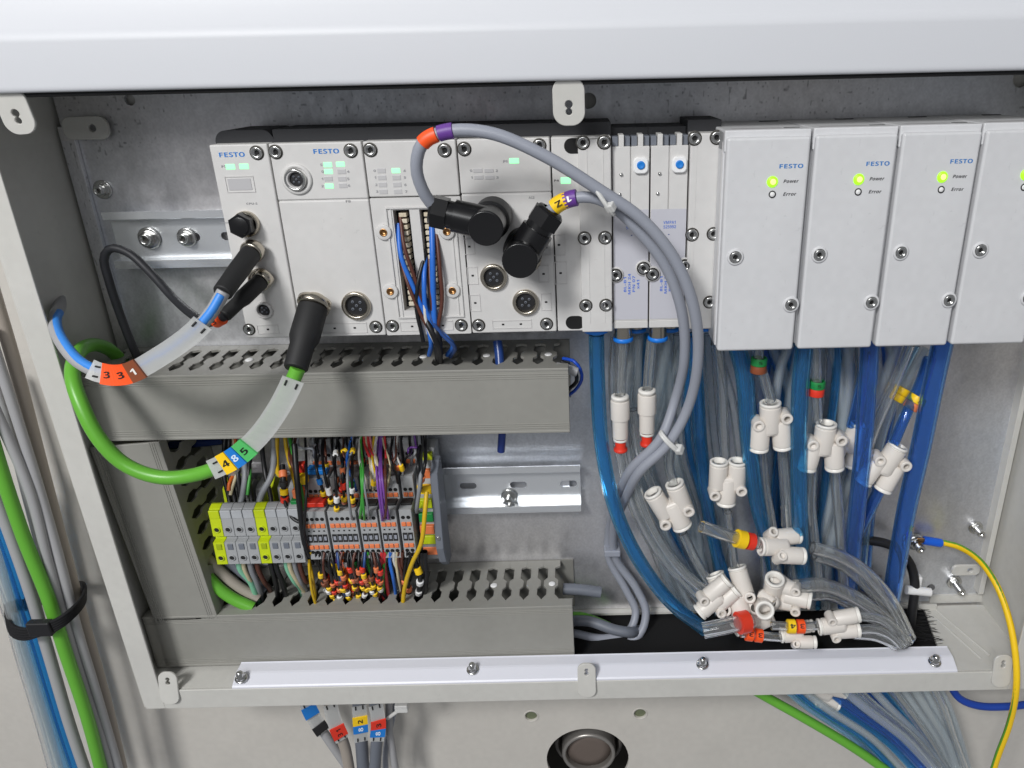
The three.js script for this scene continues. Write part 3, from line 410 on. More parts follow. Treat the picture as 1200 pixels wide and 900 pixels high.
const thin = cable('thin_cable', 'thin black cable with small plug and red ring in front of the short rail', 'cable', [[262, 371, 90], [246, 378, 86], [226, 369, 70], [202, 348, 50], [175, 318, 38], [150, 296, 32], [130, 291, 30], [122, 302, 30], [128, 330, 30], [142, 372, 28], [158, 412, 26], [172, 440, 20]], 2.5, M.blackCable);
plug(thin, P(306, 329, 64), P(262, 371, 88), 4.6, 3.6); band(thin, 257, 375, 5, M.orange, { extra: 1.5, text: '3' });
const greenC = cable('green_cable', 'thick green cable with black plug and 5 8 4 tags looping on the left', 'cable', [[349, 432, 96], [339, 455, 98], [325, 481, 100], [303, 511, 100], [272, 538, 98], [230, 556, 96], [186, 559, 96], [146, 544, 96], [116, 514, 96], [95, 474, 92], [85, 440, 82], [92, 413, 64], [110, 404, 42], [130, 411, 24], [146, 428, 12]], 4.1, M.green);
plug(greenC, P(367, 360, 68), P(346, 433, 95), 8.2, 6.4); strip(greenC, 337, 438, 253, 546, 11.5, [[0.60, 0.70, M.greenTag, '5'], [0.71, 0.79, M.blue, '8', '#dcecff'], [0.80, 0.89, M.yellow, '4']]);
{ const a = P(346, 452, 100); obj('tie_end', new THREE.SphereGeometry(3, 16, 10).scale(1, 0.85, 0.5).translate(a.x, a.y, a.z), M.holder, greenC); const b = P(271, 548, 96); obj('holder_clip', bx(b.x - 2, b.x + 1.6, b.y - 5, b.y + 2, 90, 97, 0.6), M.holder, greenC); }
// cables coming out of the lower duct
cable('grey_cable', 'fat grey cable curling out of the lower duct end', 'cable', [[664, 728, 22], [690, 728, 24], [720, 738, 30], [738, 741, 30], [750, 738, 12]], 4, M.greyDark); cable('green_cable', 'short green cable just showing at the lower duct end', 'cable', [[660, 722, 18], [680, 721, 18], [702, 728, 16], [720, 736, 8]], 2.6, M.green);
cable('flat_cable', 'grey sleeved cable end standing above the lower duct end', 'cable', [[660, 690, 20], [680, 691, 20], [704, 694, 20]], 4.2, M.greyDark); cable('blue_wire', 'short blue wire curling at the upper duct end', 'wire', [[660, 420, 30], [674, 424, 36], [682, 440, 34], [676, 455, 28], [664, 465, 24]], 1.1, std('#1f4fc0', 0.4)); cable('black_wire', 'short black wire curling at the upper duct end', 'wire', [[658, 424, 36], [670, 430, 40], [676, 446, 36], [664, 458, 30]], 1.3, M.black); cable('grey_cable', 'short pale cable stub at the upper duct end', 'cable', [[652, 430, 40], [664, 432, 42], [676, 436, 42]], 3, M.cableLight);
cable('blue_tube', 'short dark blue tube end hanging under the upper duct', 'tube', [[589, 500, 20], [588, 515, 20], [587, 529, 20]], 2.6, std('#2a3f86', 0.3)); cable('blue_tube', 'short blue tube end standing in a slot of the upper duct', 'tube', [[583, 400, 34], [585, 415, 38], [586, 430, 42]], 2.9, std('#24407e', 0.3)); cable('blue_tube', 'dark glossy tube lying behind the upright duct top', 'tube', [[200, 522, 12], [225, 520, 14], [262, 516, 14]], 3, std('#16244e', 0.2));

// left bundle of cables outside the cabinet
const bundle = [['grey_cable', 'outer grey cable of the left bundle', [[-14, 462], [34, 572], [57, 660], [76, 730], [97, 800], [123, 880], [132, 915]], 3.3, 'cableLight', 44], ['grey_cable', 'second grey cable of the left bundle beside the beige one', [[-14, 385], [42, 560], [71, 660], [90, 735], [111, 805], [136, 890], [143, 915]], 3.1, 'cableLight', 40], ['beige_cable', 'beige cable along the right side of the left bundle', [[-10, 335], [18, 430], [52, 560], [84, 680], [102, 745], [122, 815], [146, 915]], 4, 'beige', 30], ['green_cable', 'thick green cable in the middle of the left bundle', [[-18, 488], [4, 560], [28, 630], [56, 700], [76, 762], [102, 840], [122, 915]], 4.3, 'green', 50], ['pale_cable', 'pale blue grey cable left of the green one in the bundle', [[-18, 545], [10, 620], [36, 695], [56, 762], [82, 850], [104, 915]], 3.9, 'cableLight', 44], ['blue_hose', 'clear dark blue hose in the left bundle', [[-20, 570], [2, 630], [24, 700], [44, 765], [70, 850], [92, 915]], 4, 'blueTube', 34], ['blue_hose', 'pale clear blue hose half hidden in the left bundle', [[-20, 610], [-2, 650], [16, 700], [34, 765], [60, 850], [80, 915]], 4, 'paleTube', 30], ['clear_hose', 'clear hose at the left side of the bundle', [[-22, 600], [-4, 655], [12, 712], [28, 770], [56, 860], [72, 915]], 3.6, 'haze', 46], ['clear_hose', 'outermost thin clear hose of the left bundle', [[-24, 640], [-4, 690], [8, 720], [22, 770], [46, 850], [64, 915]], 2.7, 'clear', 36], ['grey_cable', 'grey cable hidden behind the left bundle', [[-14, 430], [20, 530], [50, 640], [76, 740], [100, 820], [126, 915]], 3.2, 'greyDark', 16], ['pale_cable', 'pale blue grey cable entering at the upper left edge', [[-16, 420], [8, 490], [34, 590], [58, 680], [76, 740], [98, 812], [122, 900], [126, 915]], 3, 'cableLight', 28]];
for (const [n, l, pts, r, m, z] of bundle) cable(n, l, /hose/.test(n) ? 'hose' : 'cable', pts, r, M[m], { z });
{ const t = thing('cable_strap', 'black hook and loop strap round the left cable bundle', 'strap', P(50, 735, 56)), pts = [[8, 718, 40], [14, 738, 52], [28, 743, 56], [48, 738, 60], [68, 731, 60], [84, 719, 54], [97, 704, 40], [98, 690, 20], [80, 690, 2], [40, 705, 0], [12, 712, 16]].map((a) => P(...a)), c = new THREE.CatmullRomCurve3(pts, true);
  const g = new THREE.TubeGeometry(c, 70, 1, 6, true), pos = []; const rib = []; for (const k of [-4.2, -2.1, 0, 2.1, 4.2]) rib.push(new THREE.TubeGeometry(new THREE.CatmullRomCurve3(pts.map((p) => p.clone().add(V(k * 0.3, k, 0))), true), 70, 1.35, 6, true)); obj('strap_band', rib, std('#0e0e12', 0.85), t); const b = P(46, 738, 63); obj('strap_buckle', bx(b.x - 8, b.x + 8, b.y - 5.6, b.y + 5.6, 58, 64, 1.2), M.black, t); }
// cables with tag holders below the cabinet
for (const [l, pts, r, m, tags, z] of [['slanting pale cable with blue and dark tags below the cabinet', [[356, 815], [366, 838], [386, 868], [412, 905]], 3.6, 'cableLight', [[0.1, 0.4, M.blue], [0.72, 0.95, M.rubber]], 24], ['beige cable with red tag on a white holder below the cabinet', [[384, 815], [392, 845], [404, 875], [410, 905]], 4.2, 'beige', [[0.6, 0.9, M.red, '3 1']], 34], ['fat grey cable with yellow and blue tags below the cabinet', [[420, 815], [422, 845], [424, 875], [426, 905]], 5, 'greyDark', [[0.28, 0.5, M.yellow, '2'], [0.5, 0.72, M.blue, '8', '#e6f0ff']], 30], ['grey cable with red and blue tags below the cabinet', [[438, 815], [443, 845], [441, 875], [439, 905]], 4.6, 'greyDark', [[0.4, 0.62, M.red, '3'], [0.62, 0.84, M.blue, '8', '#e6f0ff']], 38]]) {
  const t = cable('tagged_cable', l, 'cable', pts, r, M[m], { z }), a = pts[0], b = pts[2]; strip(t, a[0], a[1] + 6, (b[0] + pts[1][0]) / 2 + 2, (b[1] + pts[1][1]) / 2 + 2, 10.5, tags); }
cable('grey_cable', 'thin grey cable right of the tagged cables below the cabinet', 'cable', [[456, 815], [456, 850], [460, 880], [464, 905]], 2.9, M.cableLight, { z: 28 }); cable('grey_cable', 'second thin grey cable below the cabinet, beside its shadow', 'cable', [[466, 815], [459, 845], [452, 880], [452, 905]], 2.4, M.grey, { z: 22 });
{ const p = P(472, 829, 40), t = thing('cable_tie', 'clear cable tie head below the cabinet right of the tagged cables', 'cable tie', p); obj('tie_head', [bx(p.x - 6, p.x + 4, p.y - 4, p.y + 3, 34, 42, 1)], M.tie, t); obj('tie_tail', rod(p, P(454, 842, 36), 1.4), M.tie, t); }

// ---------- terminal blocks ----------
function prism(profile, x0, x1, bev = 0.2) { const s = shapeOf(profile.map(([y, z]) => [-z, y])); return ext(s, x1 - x0 - bev * 2, bev, 4).rotateY(Math.PI / 2).translate(x0 + bev, 0, 0); }
{ const prof = [[-262, 10], [-254, 22], [-240, 34], [-227, 44], [-226.6, 46], [-228, 50], [-234.6, 52], [-247.4, 53], [-248, 50], [-250.4, 50.4], [-251, 55], [-267.4, 56], [-269, 52], [-274, 44], [-275, 10]];
  const names = ['yellow green terminal block at the left end of the row', 'grey terminal block right after the left yellow green one', 'second grey terminal block after the left yellow green one', 'grey terminal block just before the middle yellow green one', 'yellow green terminal block in the middle of the grey ones', 'grey terminal block right after the middle yellow green one', 'second grey terminal block after the middle yellow green one', 'rightmost grey terminal block of the small left row'];
  const x0 = P(246, 610, 52).x, x1 = P(352, 608, 52).x, w = (x1 - x0) / 8;
  for (let i = 0; i < 8; i++) {
    const a = x0 + i * w, b = a + w - 0.25, lime = i % 4 === 0, m = lime ? M.lime : M.term, k = (a + b) / 2, t = thing('terminal_block', names[i], 'terminal block', V(k, -250, 10));
    obj('block_body', prism(prof, a, b), m, t); obj('marker_rail', bx(a + 0.15, b - 0.15, -234.4, -228.4, 49.6, 52.4, 0.4), lime ? M.lime : M.termLight, t);
    obj('rear_shell', prism([[-252, 12], [-222 - (i * 7 % 5), 16], [-219 - (i * 5 % 4), 24], [-224, 32], [-244, 34]], k - w * 0.26, k + w * 0.3, 0.3), lime ? M.lime : M.term, t);
    for (const [y, z] of [[-242.4, 52.9], [-262.4, 56]]) { obj('wire_entry', lz([[2.2, -0.3], [2.2, 0.5], [1.7, 0.55], [1.5, -0.2], [0, -0.2]], V(k, y, z), 16), m, t); obj('entry_hole', lz([[1.6, 0.25], [0, 0.25]], V(k, y, z), 16), M.rubber, t); }
    obj('lever_slot', [bx(k - 1.7, k + 1.9, -256.4, -252, 54.8, 55.8, 0.3)], lime ? std('#9fb012', 0.5) : M.greyDark, t);
  }
  const t = thing('plastic_strip', 'pale plastic edge below the small left terminal row', 'strip', V(x0, -280, 30)); obj('edge_bar', bx(x0 + 4, x1, -279, -275.4, 12, 42, 0.4), M.termLight, t); }
const PROF = [[-194, 10], [-194, 20], [-196, 22], [-213, 22], [-213.6, 38], [-230, 38], [-230.6, 52], [-268, 52], [-270, 48], [-279, 42], [-281, 10]];
const blocks = [[357, 383, 4, 'leftmost multi level terminal block with blue and red bridges'], [386, 419, 5, 'five pole multi level terminal block behind the thick black wires'], [422, 443.5, 3, 'three pole terminal block behind the red and white wires'], [446, 466, 3, 'three pole terminal block behind the violet wires'], [469.5, 484, 2, 'narrow two pole terminal block at the right end']];
for (const [u0, u1, n, l] of blocks) {
  const a = P(u0, 617, 52).x, b = P(u1, 617, 52).x, t = thing('terminal_block', l, 'terminal block', V((a + b) / 2, -240, 10)); obj('block_body', prism(PROF, a, b), M.term, t);
  const p = (b - a - 1.2) / n;
  for (let i = 0; i < n; i++) { const k = a + 0.6 + p * (i + 0.5);
    for (const [yl, yh, z] of [[-210.8, -205, 22], [-227.4, -223.6, 38], [-241.6, -236.6, 52], [-258.2, -262.3, 52]]) {
      obj('release_lever', bx(k - p * 0.42, k + p * 0.42, yl - 1.5, yl + 1.5, z - 0.4, z + 0.9, 0.4), M.lever, t); obj('wire_entry', lz([[1.35, 0.12], [0, 0.12]], V(k, yh, z), 14), M.dark, t); }
    obj('test_hole', [bx(k - 0.6, k + 0.6, -246.2, -245.2, 51.9, 52.1)], M.dark, t);
    obj('bridge_slot', bx(k - p * 0.46, k + p * 0.46, -254.6, -248.4, 51.9, 52.25, 0.2), M.rubber, t); obj('bridge_contact', bx(k - p * 0.22, k + p * 0.3, -252.9, -249.9, 52.2, 52.6, 0.2), M.grey, t);
  }
  if (n === 4) { obj('blue_bridge', bx(a + 0.5, b - 0.4, -213.3, -209.6, 28, 36, 0.5).translate(0, 1, 0), M.blue, t); obj('red_bridge', bx(a + 0.5, b - 0.4, -229.8, -226.6, 42, 50, 0.5).translate(0, 1, 0), M.red, t); }
  else obj('dark_bridge', bx(a + 0.6, b - 0.6, -229.9, -228.4, 41, 48, 0.3), M.rubber, t);
}
{ const x = P(507, 600, 50).x, t = thing('end_bracket', 'grey end bracket at the right end of the terminal blocks', 'end bracket', V(x, -240, 10)); obj('bracket_plate', prism([[-203, 30], [-203, 36], [-208, 46], [-262, 52], [-276, 47], [-283, 40], [-283, 30]], x, x + 5, 0.4), M.greyDark, t); obj('bracket_screw', lz([[1.6, 0], [1.4, 0.6], [0, 0.6]], V(x + 2, -254, 51.4), 14), M.steel, t);
  const x0 = P(489, 600, 46).x, g = thing('ground_block', 'yellow green earth terminal block beside the end bracket', 'terminal block', V(x0, -240, 10)); obj('block_body', prism([[-200, 10], [-200, 24], [-210, 34], [-226, 42], [-262, 46], [-278, 40], [-281, 10]], x0, x - 0.4), M.term, g);
  [[-204, 29, 'lime'], [-213, 36, 'lever'], [-222, 41, 'yellow'], [-231, 44, 'lime'], [-241, 45, 'darkGreen'], [-250, 46, 'lever'], [-258, 46, 'lime'], [-268, 44, 'lever']].forEach(([y, z, m]) => obj('colour_piece', bx(x0 + 0.6, x - 1, y - 3.4, y + 3, z - 2, z + 1.2, 0.5), M[m], g)); }

// ---------- wires ----------
const WIRE = { black: std('#17171a', 0.42), brown: std('#5a3328', 0.45), blue: std('#2c6fd0', 0.4), white: std('#d9d7d2', 0.45), grey: std('#8a8d92', 0.45), green: std('#3f9a3c', 0.42), yellow: std('#d8b21c', 0.42), red: std('#d03a3e', 0.42), violet: std('#7a4aa0', 0.42), pink: std('#d68a98', 0.45), orange: std('#dd6a22', 0.45), mint: std('#86c9a8', 0.45), cream: std('#c9bd9c', 0.5), darkblue: std('#2a4a86', 0.42), lightgrey: std('#a9adb4', 0.45) };
const shown = { mint: 'pale green', cream: 'cream', darkblue: 'dark blue', lightgrey: 'pale grey' };
function wire(color, list, r, where, tags = []) {
  const n = shown[color] ?? color, rings = [...new Set(tags.map((g) => ({ lever: 'orange', darkGreen: 'green', rubber: 'black', purple: 'violet' })[g[1]] ?? g[1]))];
  const t = cable('wire', `thin ${n} wire ${rings.length ? `with ${rings.join(', ')} rings ` : ''}${where}`, 'wire', list, r, WIRE[color], { rad: 7, cap: false, part: 'insulation', group: `${n} wires ${where}`, seg: 20 });
  for (const [k, m, len = 3.4] of tags) { const L = t.curve.getLength(), s = sub(t.curve, Math.max(0.002, k - len / 2 / L), Math.min(0.998, k + len / 2 / L), 2); obj('wire_marker', tubeOf(s, r + 1, 3, 8), M[m] ?? M.white, t); }
  return t;
}
const UP = 'dropping to the terminal blocks';
for (const [c, u0, u1, v1, z1, bend, tags, r] of [
  ['black', 356, 354, 640, 50, 4, [], 1.1], ['black', 374, 380, 585, 42, -6, [[0.7, 'blue'], [0.86, 'yellow']], 1.3], ['black', 380, 388, 592, 44, -4, [[0.76, 'white', 5], [0.9, 'yellow']], 1.3], ['black', 388, 394, 600, 50, 2, [[0.8, 'white', 4], [0.93, 'yellow']], 1.2], ['black', 397, 396, 572, 40, -4, [[0.4, 'white', 5], [0.8, 'brown']], 1.1], ['black', 404, 400, 578, 40, 4, [[0.75, 'brown'], [0.9, 'red']], 1.1], ['grey', 402, 399, 540, 26, 5, [[0.6, 'yellow']], 1], ['grey', 412, 404, 548, 30, 4, [[0.5, 'yellow'], [0.75, 'lever']], 1],
  ['blue', 415, 417, 574, 40, -9, [], 1.3], ['green', 421, 422, 607, 53, 4, [], 1.2], ['green', 424, 427, 609, 53, -2, [], 1.1], ['white', 424, 430, 572, 40, -5, [], 1.2], ['grey', 424, 432, 608, 53, -2, [], 1], ['red', 426, 434, 556, 34, 3, [], 1.3], ['red', 430, 438, 560, 34, 4, [], 1.2], ['cream', 428, 434, 572, 39, 3, [], 1.1], ['white', 444, 450, 574, 40, -6, [], 1.3], ['yellow', 440, 444, 572, 39, -5, [], 1.1], ['pink', 432, 440, 566, 36, 6, [], 1.1], ['white', 443, 441, 573, 39, -6, [], 1.2], ['violet', 447, 450, 608, 53, -3, [], 1.3], ['violet', 449, 455, 608, 53, -4, [], 1.2], ['violet', 444, 448, 610, 53, -4, [], 1], ['red', 450, 448, 566, 36, 3, [], 1], ['cream', 446, 454, 570, 38, 7, [], 1],
  ['brown', 462, 456, 560, 36, 4, [], 1.1], ['grey', 464, 467, 556, 34, -3, [[0.78, 'lever', 4]], 1.1], ['white', 467, 472, 558, 34, -4, [[0.76, 'yellow', 4.5]], 1], ['black', 462, 466, 566, 38, -6, [], 1.1], ['black', 478, 474, 548, 28, 4, [], 1], ['grey', 482, 482, 545, 24, 5, [], 1.3], ['violet', 484, 480, 534, 24, 6, [[0.8, 'purple', 4]], 1], ['grey', 490, 488, 600, 46, 4, [], 1.8], ['black', 497, 493, 572, 44, 3, [[0.8, 'lever', 4]], 1.6], ['black', 494, 492, 575, 44, -3, [], 1.5], ['brown', 344, 346, 560, 30, -6, [], 1.2], ['brown', 350, 354, 572, 36, -10, [[0.8, 'lever', 4]], 1.2], ['brown', 347, 349, 565, 30, -4, [], 1], ['lightgrey', 352, 368, 536, 26, -6, [], 1.2], ['lightgrey', 366, 368, 530, 20, 3, [], 1], ['black', 370, 372, 548, 32, 2, [], 1], ['brown', 404, 408, 554, 32, -3, [[0.8, 'red', 4]], 1], ['black', 410, 410, 590, 44, 3, [[0.7, 'darkGreen', 4], [0.86, 'yellow']], 1.2], ['black', 405, 404, 592, 44, -3, [[0.7, 'red', 4], [0.86, 'yellow'], [0.96, 'brown']], 1.2], ['black', 416, 414, 594, 46, -3, [[0.74, 'white', 3], [0.86, 'yellow'], [0.97, 'brown']], 1.1],
]) wire(c, [[u0, 500, 18], [u0 + bend * 0.5, 520, 24], [(u0 + u1) / 2 + bend, (515 + v1) / 2, z1 + 6], [u1 + bend * 0.3, v1 - 10, z1 + 6], [u1, v1, z1]], r * 0.76, UP, tags);
const UPL = 'dropping to the left terminal row';
for (const [c, u0, u1, v1, bend, tags, r] of [['black', 270, 276, 592, -4, [], 1.7], ['black', 284, 284, 592, -5, [], 1.7], ['black', 297, 296, 592, -5, [], 1.6], ['black', 308, 318, 592, -2, [], 1.6], ['black', 265, 270, 592, -5, [], 1.5], ['green', 290, 290, 580, 3, [], 1.1], ['yellow', 326, 334, 566, -4, [], 1.6], ['yellow', 334, 346, 580, 3, [], 1.4], ['cream', 272, 270, 580, 6, [], 1.2], ['orange', 275, 268, 575, 2, [], 1.2], ['grey', 281, 282, 590, 6, [], 2], ['grey', 318, 304, 588, 8, [], 2.2]]) wire(c, [[u0, 500, 16], [u0 + bend * 0.4, 522, 20], [(u0 + u1) / 2 + bend, 555, 34], [u1 + bend * 0.3, v1 - 8, 40], [u1, v1, 42]], r, UPL, tags);
wire('black', [[332, 562, 44], [334, 588, 48], [342, 606, 52], [352, 612, 54], [358, 610, 54]], 1.2, 'linking both terminal rows', []);
{ const t = wire('black', [[331, 545, 38], [332, 560, 44], [333, 578, 46], [334, 592, 46]], 1.8, 'beside the left row', [[0.22, 'lever', 4], [0.45, 'rubber', 3], [0.64, 'yellow', 3.4], [0.84, 'red', 3.4]]); t.children.forEach((c) => c.name === 'wire_marker' && c.scale.set(1, 1, 1)); }
for (const [u, v, m, z] of [[354, 562, 'yellow', 44], [350, 578, 'lever', 46], [348, 590, 'darkGreen', 46], [350, 604, 'lever', 48], [352, 548, 'red', 34]]) { const p = P(u, v, z), t = thing('marker_clip', `small ${{ lever: 'orange', darkGreen: 'dark green' }[m] ?? m} marker piece ${v < 570 ? 'high' : v < 595 ? 'midway' : 'low'} at the left edge of the right terminal blocks`, 'marker', p); obj('clip_body', bx(p.x - 3.6, p.x + 3.2, p.y - 3.2, p.y + 3.2, z - 4, z + 2, 0.8), M[m], t); }
wire('black', [[345, 520, 40], [348, 560, 50], [352, 600, 55], [358, 640, 54], [366, 660, 48]], 1.9, 'running down between the two terminal rows', []);
wire('green', [[338, 505, 20], [346, 545, 40], [354, 580, 48], [356, 600, 50]], 1.2, 'in the gap between the two terminal rows');
wire('yellow', [[500, 576, 50], [498, 600, 56], [494, 635, 58], [482, 662, 54], [474, 690, 48], [472, 714, 44]], 1.5, 'curving down in front of the earth terminal');
const DN = 'running into the lower duct';
for (const [c, u0, u1, tags, r] of [
  ['yellow', 364, 370, [], 1.1], ['black', 371, 388, [[0.3, 'red', 4], [0.5, 'yellow', 3.4]], 1.1], ['black', 376, 392, [[0.45, 'lever', 4], [0.7, 'rubber', 3]], 1.1], ['black', 381, 398, [[0.4, 'rubber', 4]], 1.1], ['black', 391, 406, [[0.16, 'yellow', 4], [0.33, 'lever', 3.6], [0.55, 'brown', 4]], 1.4], ['black', 396, 410, [[0.2, 'yellow', 4], [0.42, 'red', 4], [0.62, 'lever', 4]], 1.3], ['black', 405, 412, [[0.14, 'white', 4], [0.3, 'yellow', 3.6], [0.5, 'red', 3.6], [0.66, 'brown', 3.6]], 1.4], ['black', 410, 414, [[0.3, 'lever', 4], [0.55, 'brown', 4]], 1.2], ['black', 417, 432, [[0.14, 'darkGreen', 4], [0.3, 'yellow', 4], [0.5, 'brown', 4]], 1.4], ['black', 421, 436, [[0.34, 'yellow', 4], [0.52, 'red', 4], [0.7, 'brown', 3.6]], 1.3], ['brown', 425, 440, [[0.5, 'brown', 4]], 1.1], ['white', 443, 445, [], 0.9], ['green', 432, 440, [], 1], ['lightgrey', 437, 444, [], 0.9], ['green', 453, 452, [], 1.1], ['blue', 458, 464, [], 1.2], ['white', 462, 470, [], 1.1], ['brown', 467, 468, [], 1.1], ['brown', 472, 474, [], 1.2], ['red', 448, 450, [], 1.4], ['red', 452, 456, [], 1.3], ['cream', 466, 472, [], 1], ['black', 478, 478, [[0.34, 'lever', 4]], 1.1], ['black', 486, 488, [[0.2, 'yellow', 4.4], [0.36, 'white', 4.4], [0.56, 'white', 4]], 1.7], ['black', 482, 482, [[0.5, 'lever', 4.4], [0.66, 'yellow', 3.6], [0.8, 'white', 4.4]], 1.6], ['black', 494, 494, [], 1.8], ['black', 498, 496, [], 1.8], ['violet', 396, 404, [[0.5, 'pink', 3]], 1], ['pink', 400, 408, [], 0.9], ['orange', 410, 412, [], 1], ['orange', 404, 410, [], 1],
]) { const b = rr(-5, 5); wire(c, [[u0, 646, 52], [u0 + b * 0.3 - 1, 658, 50], [(u0 + u1) / 2 + b, 674, 44 + rr(0, 8)], [u1 + b * 0.5, 696, 36], [u1, 712, 30], [u1 + 2, 722, 22]], r, DN, tags); }
for (let i = 0; i < 16; i++) {
  const u0 = 376 + i * 4.4 + rr(-2, 2), c = ['black', 'brown', 'black', 'black', 'darkblue', 'black', 'brown', 'black'][i % 8], k = rr(0.14, 0.4), m = ['yellow', 'brown', 'lever', 'red'];
  wire(c, [[u0, 647, 52], [u0 + rr(-3, 3), 658, 56], [u0 + rr(-2, 6), 674, 54], [u0 + 8 + rr(-4, 4), 694, 42], [Math.round((u0 + 8) / 23) * 23 + 4, 712, 30], [Math.round((u0 + 8) / 23) * 23 + 5, 722, 22]], 1, DN, [[k, m[i % 4], 3.8], [k + 0.14, m[(i * 3 + 1) % 4], 3.6], [k + 0.28, i % 3 ? 'yellow' : 'white', 3.4]]);
}
for (let i = 0; i < 7; i++) {
  const u0 = 382 + i * 14 + rr(-3, 3), c = ['brown', 'black', 'grey', 'black', 'cream', 'brown', 'red', 'black', 'lightgrey', 'violet'][i % 10], v1 = [552, 574, 608][i % 3], z1 = [26, 40, 53][i % 3], tag = i % 3 === 2 ? [] : [[rr(0.6, 0.85), ['yellow', 'lever', 'white', 'red'][i % 4], 3.6]];
  wire(c, [[u0, 500, 14], [u0 + rr(-3, 3), 520, 22], [u0 + rr(-5, 5), (516 + v1) / 2, z1 + 8], [u0 + rr(-3, 3), v1 - 8, z1 + 6], [u0 + rr(-3, 3), v1, z1]], 0.85, UP, tag);
}
const DL = 'from the left row to the lower duct';
for (const [c, u0, u1, v1, r] of [['mint', 279, 304, 712, 2], ['cream', 284, 300, 690, 1.5], ['brown', 300, 316, 690, 1.7], ['black', 322, 336, 704, 1.8], ['black', 316, 326, 700, 1.8], ['mint', 334, 352, 690, 1.5], ['cream', 338, 356, 692, 1.6], ['grey', 344, 358, 690, 1.6], ['brown', 350, 364, 680, 1.6], ['grey', 292, 306, 700, 2]]) wire(c, [[u0, 655, 48], [u0 + 3, 668, 46], [(u0 + u1) / 2 + 2, 682, 42], [u1, v1, 32], [u1 + 3, v1 + 14, 20]], r, DL);
wire('yellow', [[362, 655, 52], [363, 672, 52], [366, 694, 48], [370, 708, 44]], 1, 'hanging at the left edge of the right terminal blocks');
for (const [n, l, pts, r, m, z] of [['green_cable', 'thick green cable entering the lower duct beside the upright duct', [[243, 676], [257, 690], [274, 702], [296, 712]], 4.2, 'green', 46], ['beige_cable', 'thick beige cable entering the lower duct beside the upright duct', [[240, 652], [258, 670], [280, 688], [302, 702]], 4, 'beige', 38], ['grey_cable', 'thick grey cable entering the lower duct beside the upright duct', [[248, 645], [270, 660], [290, 676], [310, 692]], 3.6, 'greyDark', 30]]) cable(n, l, 'cable', pts, r, M[m], { z });
const TM = 'leaving the open terminal module for the upper duct';
for (const [c, pts, r] of [['blue', [[467, 262], [470, 300], [484, 335], [498, 370], [505, 400], [503, 416]], 1.4], ['brown', [[469, 252], [474, 290], [486, 325], [496, 360], [508, 392], [514, 412]], 1.1], ['brown', [[468, 300], [478, 332], [492, 366], [506, 392], [512, 410]], 1.1], ['blue', [[499, 300], [497, 330], [500, 365], [512, 385], [530, 402], [524, 416]], 1.4], ['blue', [[506, 252], [507, 300], [508, 350], [510, 385], [513, 412]], 1.7], ['brown', [[510, 255], [515, 310], [518, 352], [513, 385], [512, 412]], 1.2], ['black', [[500, 292], [490, 330], [488, 360], [494, 390], [496, 400]], 1.2], ['white', [[494, 330], [497, 350], [500, 380], [510, 402], [516, 414]], 1], ['brown', [[503, 300], [505, 340], [508, 372], [512, 400]], 1], ['darkblue', [[498, 336], [505, 372], [518, 392], [532, 405], [528, 418]], 1.2], ['black', [[492, 362], [502, 380], [512, 402], [516, 424]], 2], ['black', [[506, 372], [512, 392], [514, 420]], 2.6]])
  wire(c, pts.map(([u, v], i) => [u, v, i === 0 ? 54 : v > 408 ? 42 : 60 + Math.sin(i) * 2]), r, TM);

// ---------- hoses ----------
const hose = (l, mat, r, pts, z) => cable(mat.match(/blue|deep|pale/i) ? 'blue_hose' : 'clear_hose', l, 'hose', pts, r, M[mat], { z, rad: 14 });
hose('thick blue hose from the slim end module down to the bottom left', 'blueTube', 4.8, [[699, 392, 48], [700, 440, 48], [705, 520, 54], [719, 590, 60], [745, 650, 58], [785, 705, 52], [826, 738, 44]]);
hose('blue hose below the screwed end plate', 'blueTube', 4.6, [[812, 392, 34], [816, 440, 32], [821, 520, 30], [830, 600, 28], [842, 660, 24], [848, 712, 20]]);
hose('thick blue hose below the leftmost controller', 'blueTube', 5.6, [[862, 400, 50], [872, 440, 52], [878, 520, 54], [888, 590, 50], [902, 640, 44], [912, 690, 36]]);
hose('bright blue hose below the second controller', 'blueTube', 5.4, [[943, 400, 58], [938, 450, 60], [936, 530, 62], [937, 600, 60], [940, 660, 50], [944, 700, 40]]);
hose('thick deep blue hose below the gap before the third controller', 'deepTube', 5.6, [[1020, 396, 56], [1017, 450, 58], [1012, 520, 58], [1004, 600, 56], [999, 650, 50], [995, 700, 40]]);
hose('thick deep blue hose below the rightmost controller', 'deepTube', 6.4, [[1106, 396, 52], [1094, 450, 54], [1080, 520, 54], [1064, 590, 52], [1053, 650, 48], [1044, 705, 40]]);
hose('blue hose entering the white fitting with yellow ring', 'deepTube', 3.4, [[1088, 420, 30], [1078, 450, 40], [1062, 485, 50], [1047, 520, 54]]);
hose('blue hose leaving the rightmost white fitting', 'deepTube', 4, [[1034, 566, 50], [1018, 600, 40], [1000, 640, 30], [985, 690, 20]]);
hose('blue hose entering the half hidden fitting', 'deepTube', 3.6, [[1020, 415, 30], [1012, 440, 34], [1003, 480, 38], [998, 500, 38]]);
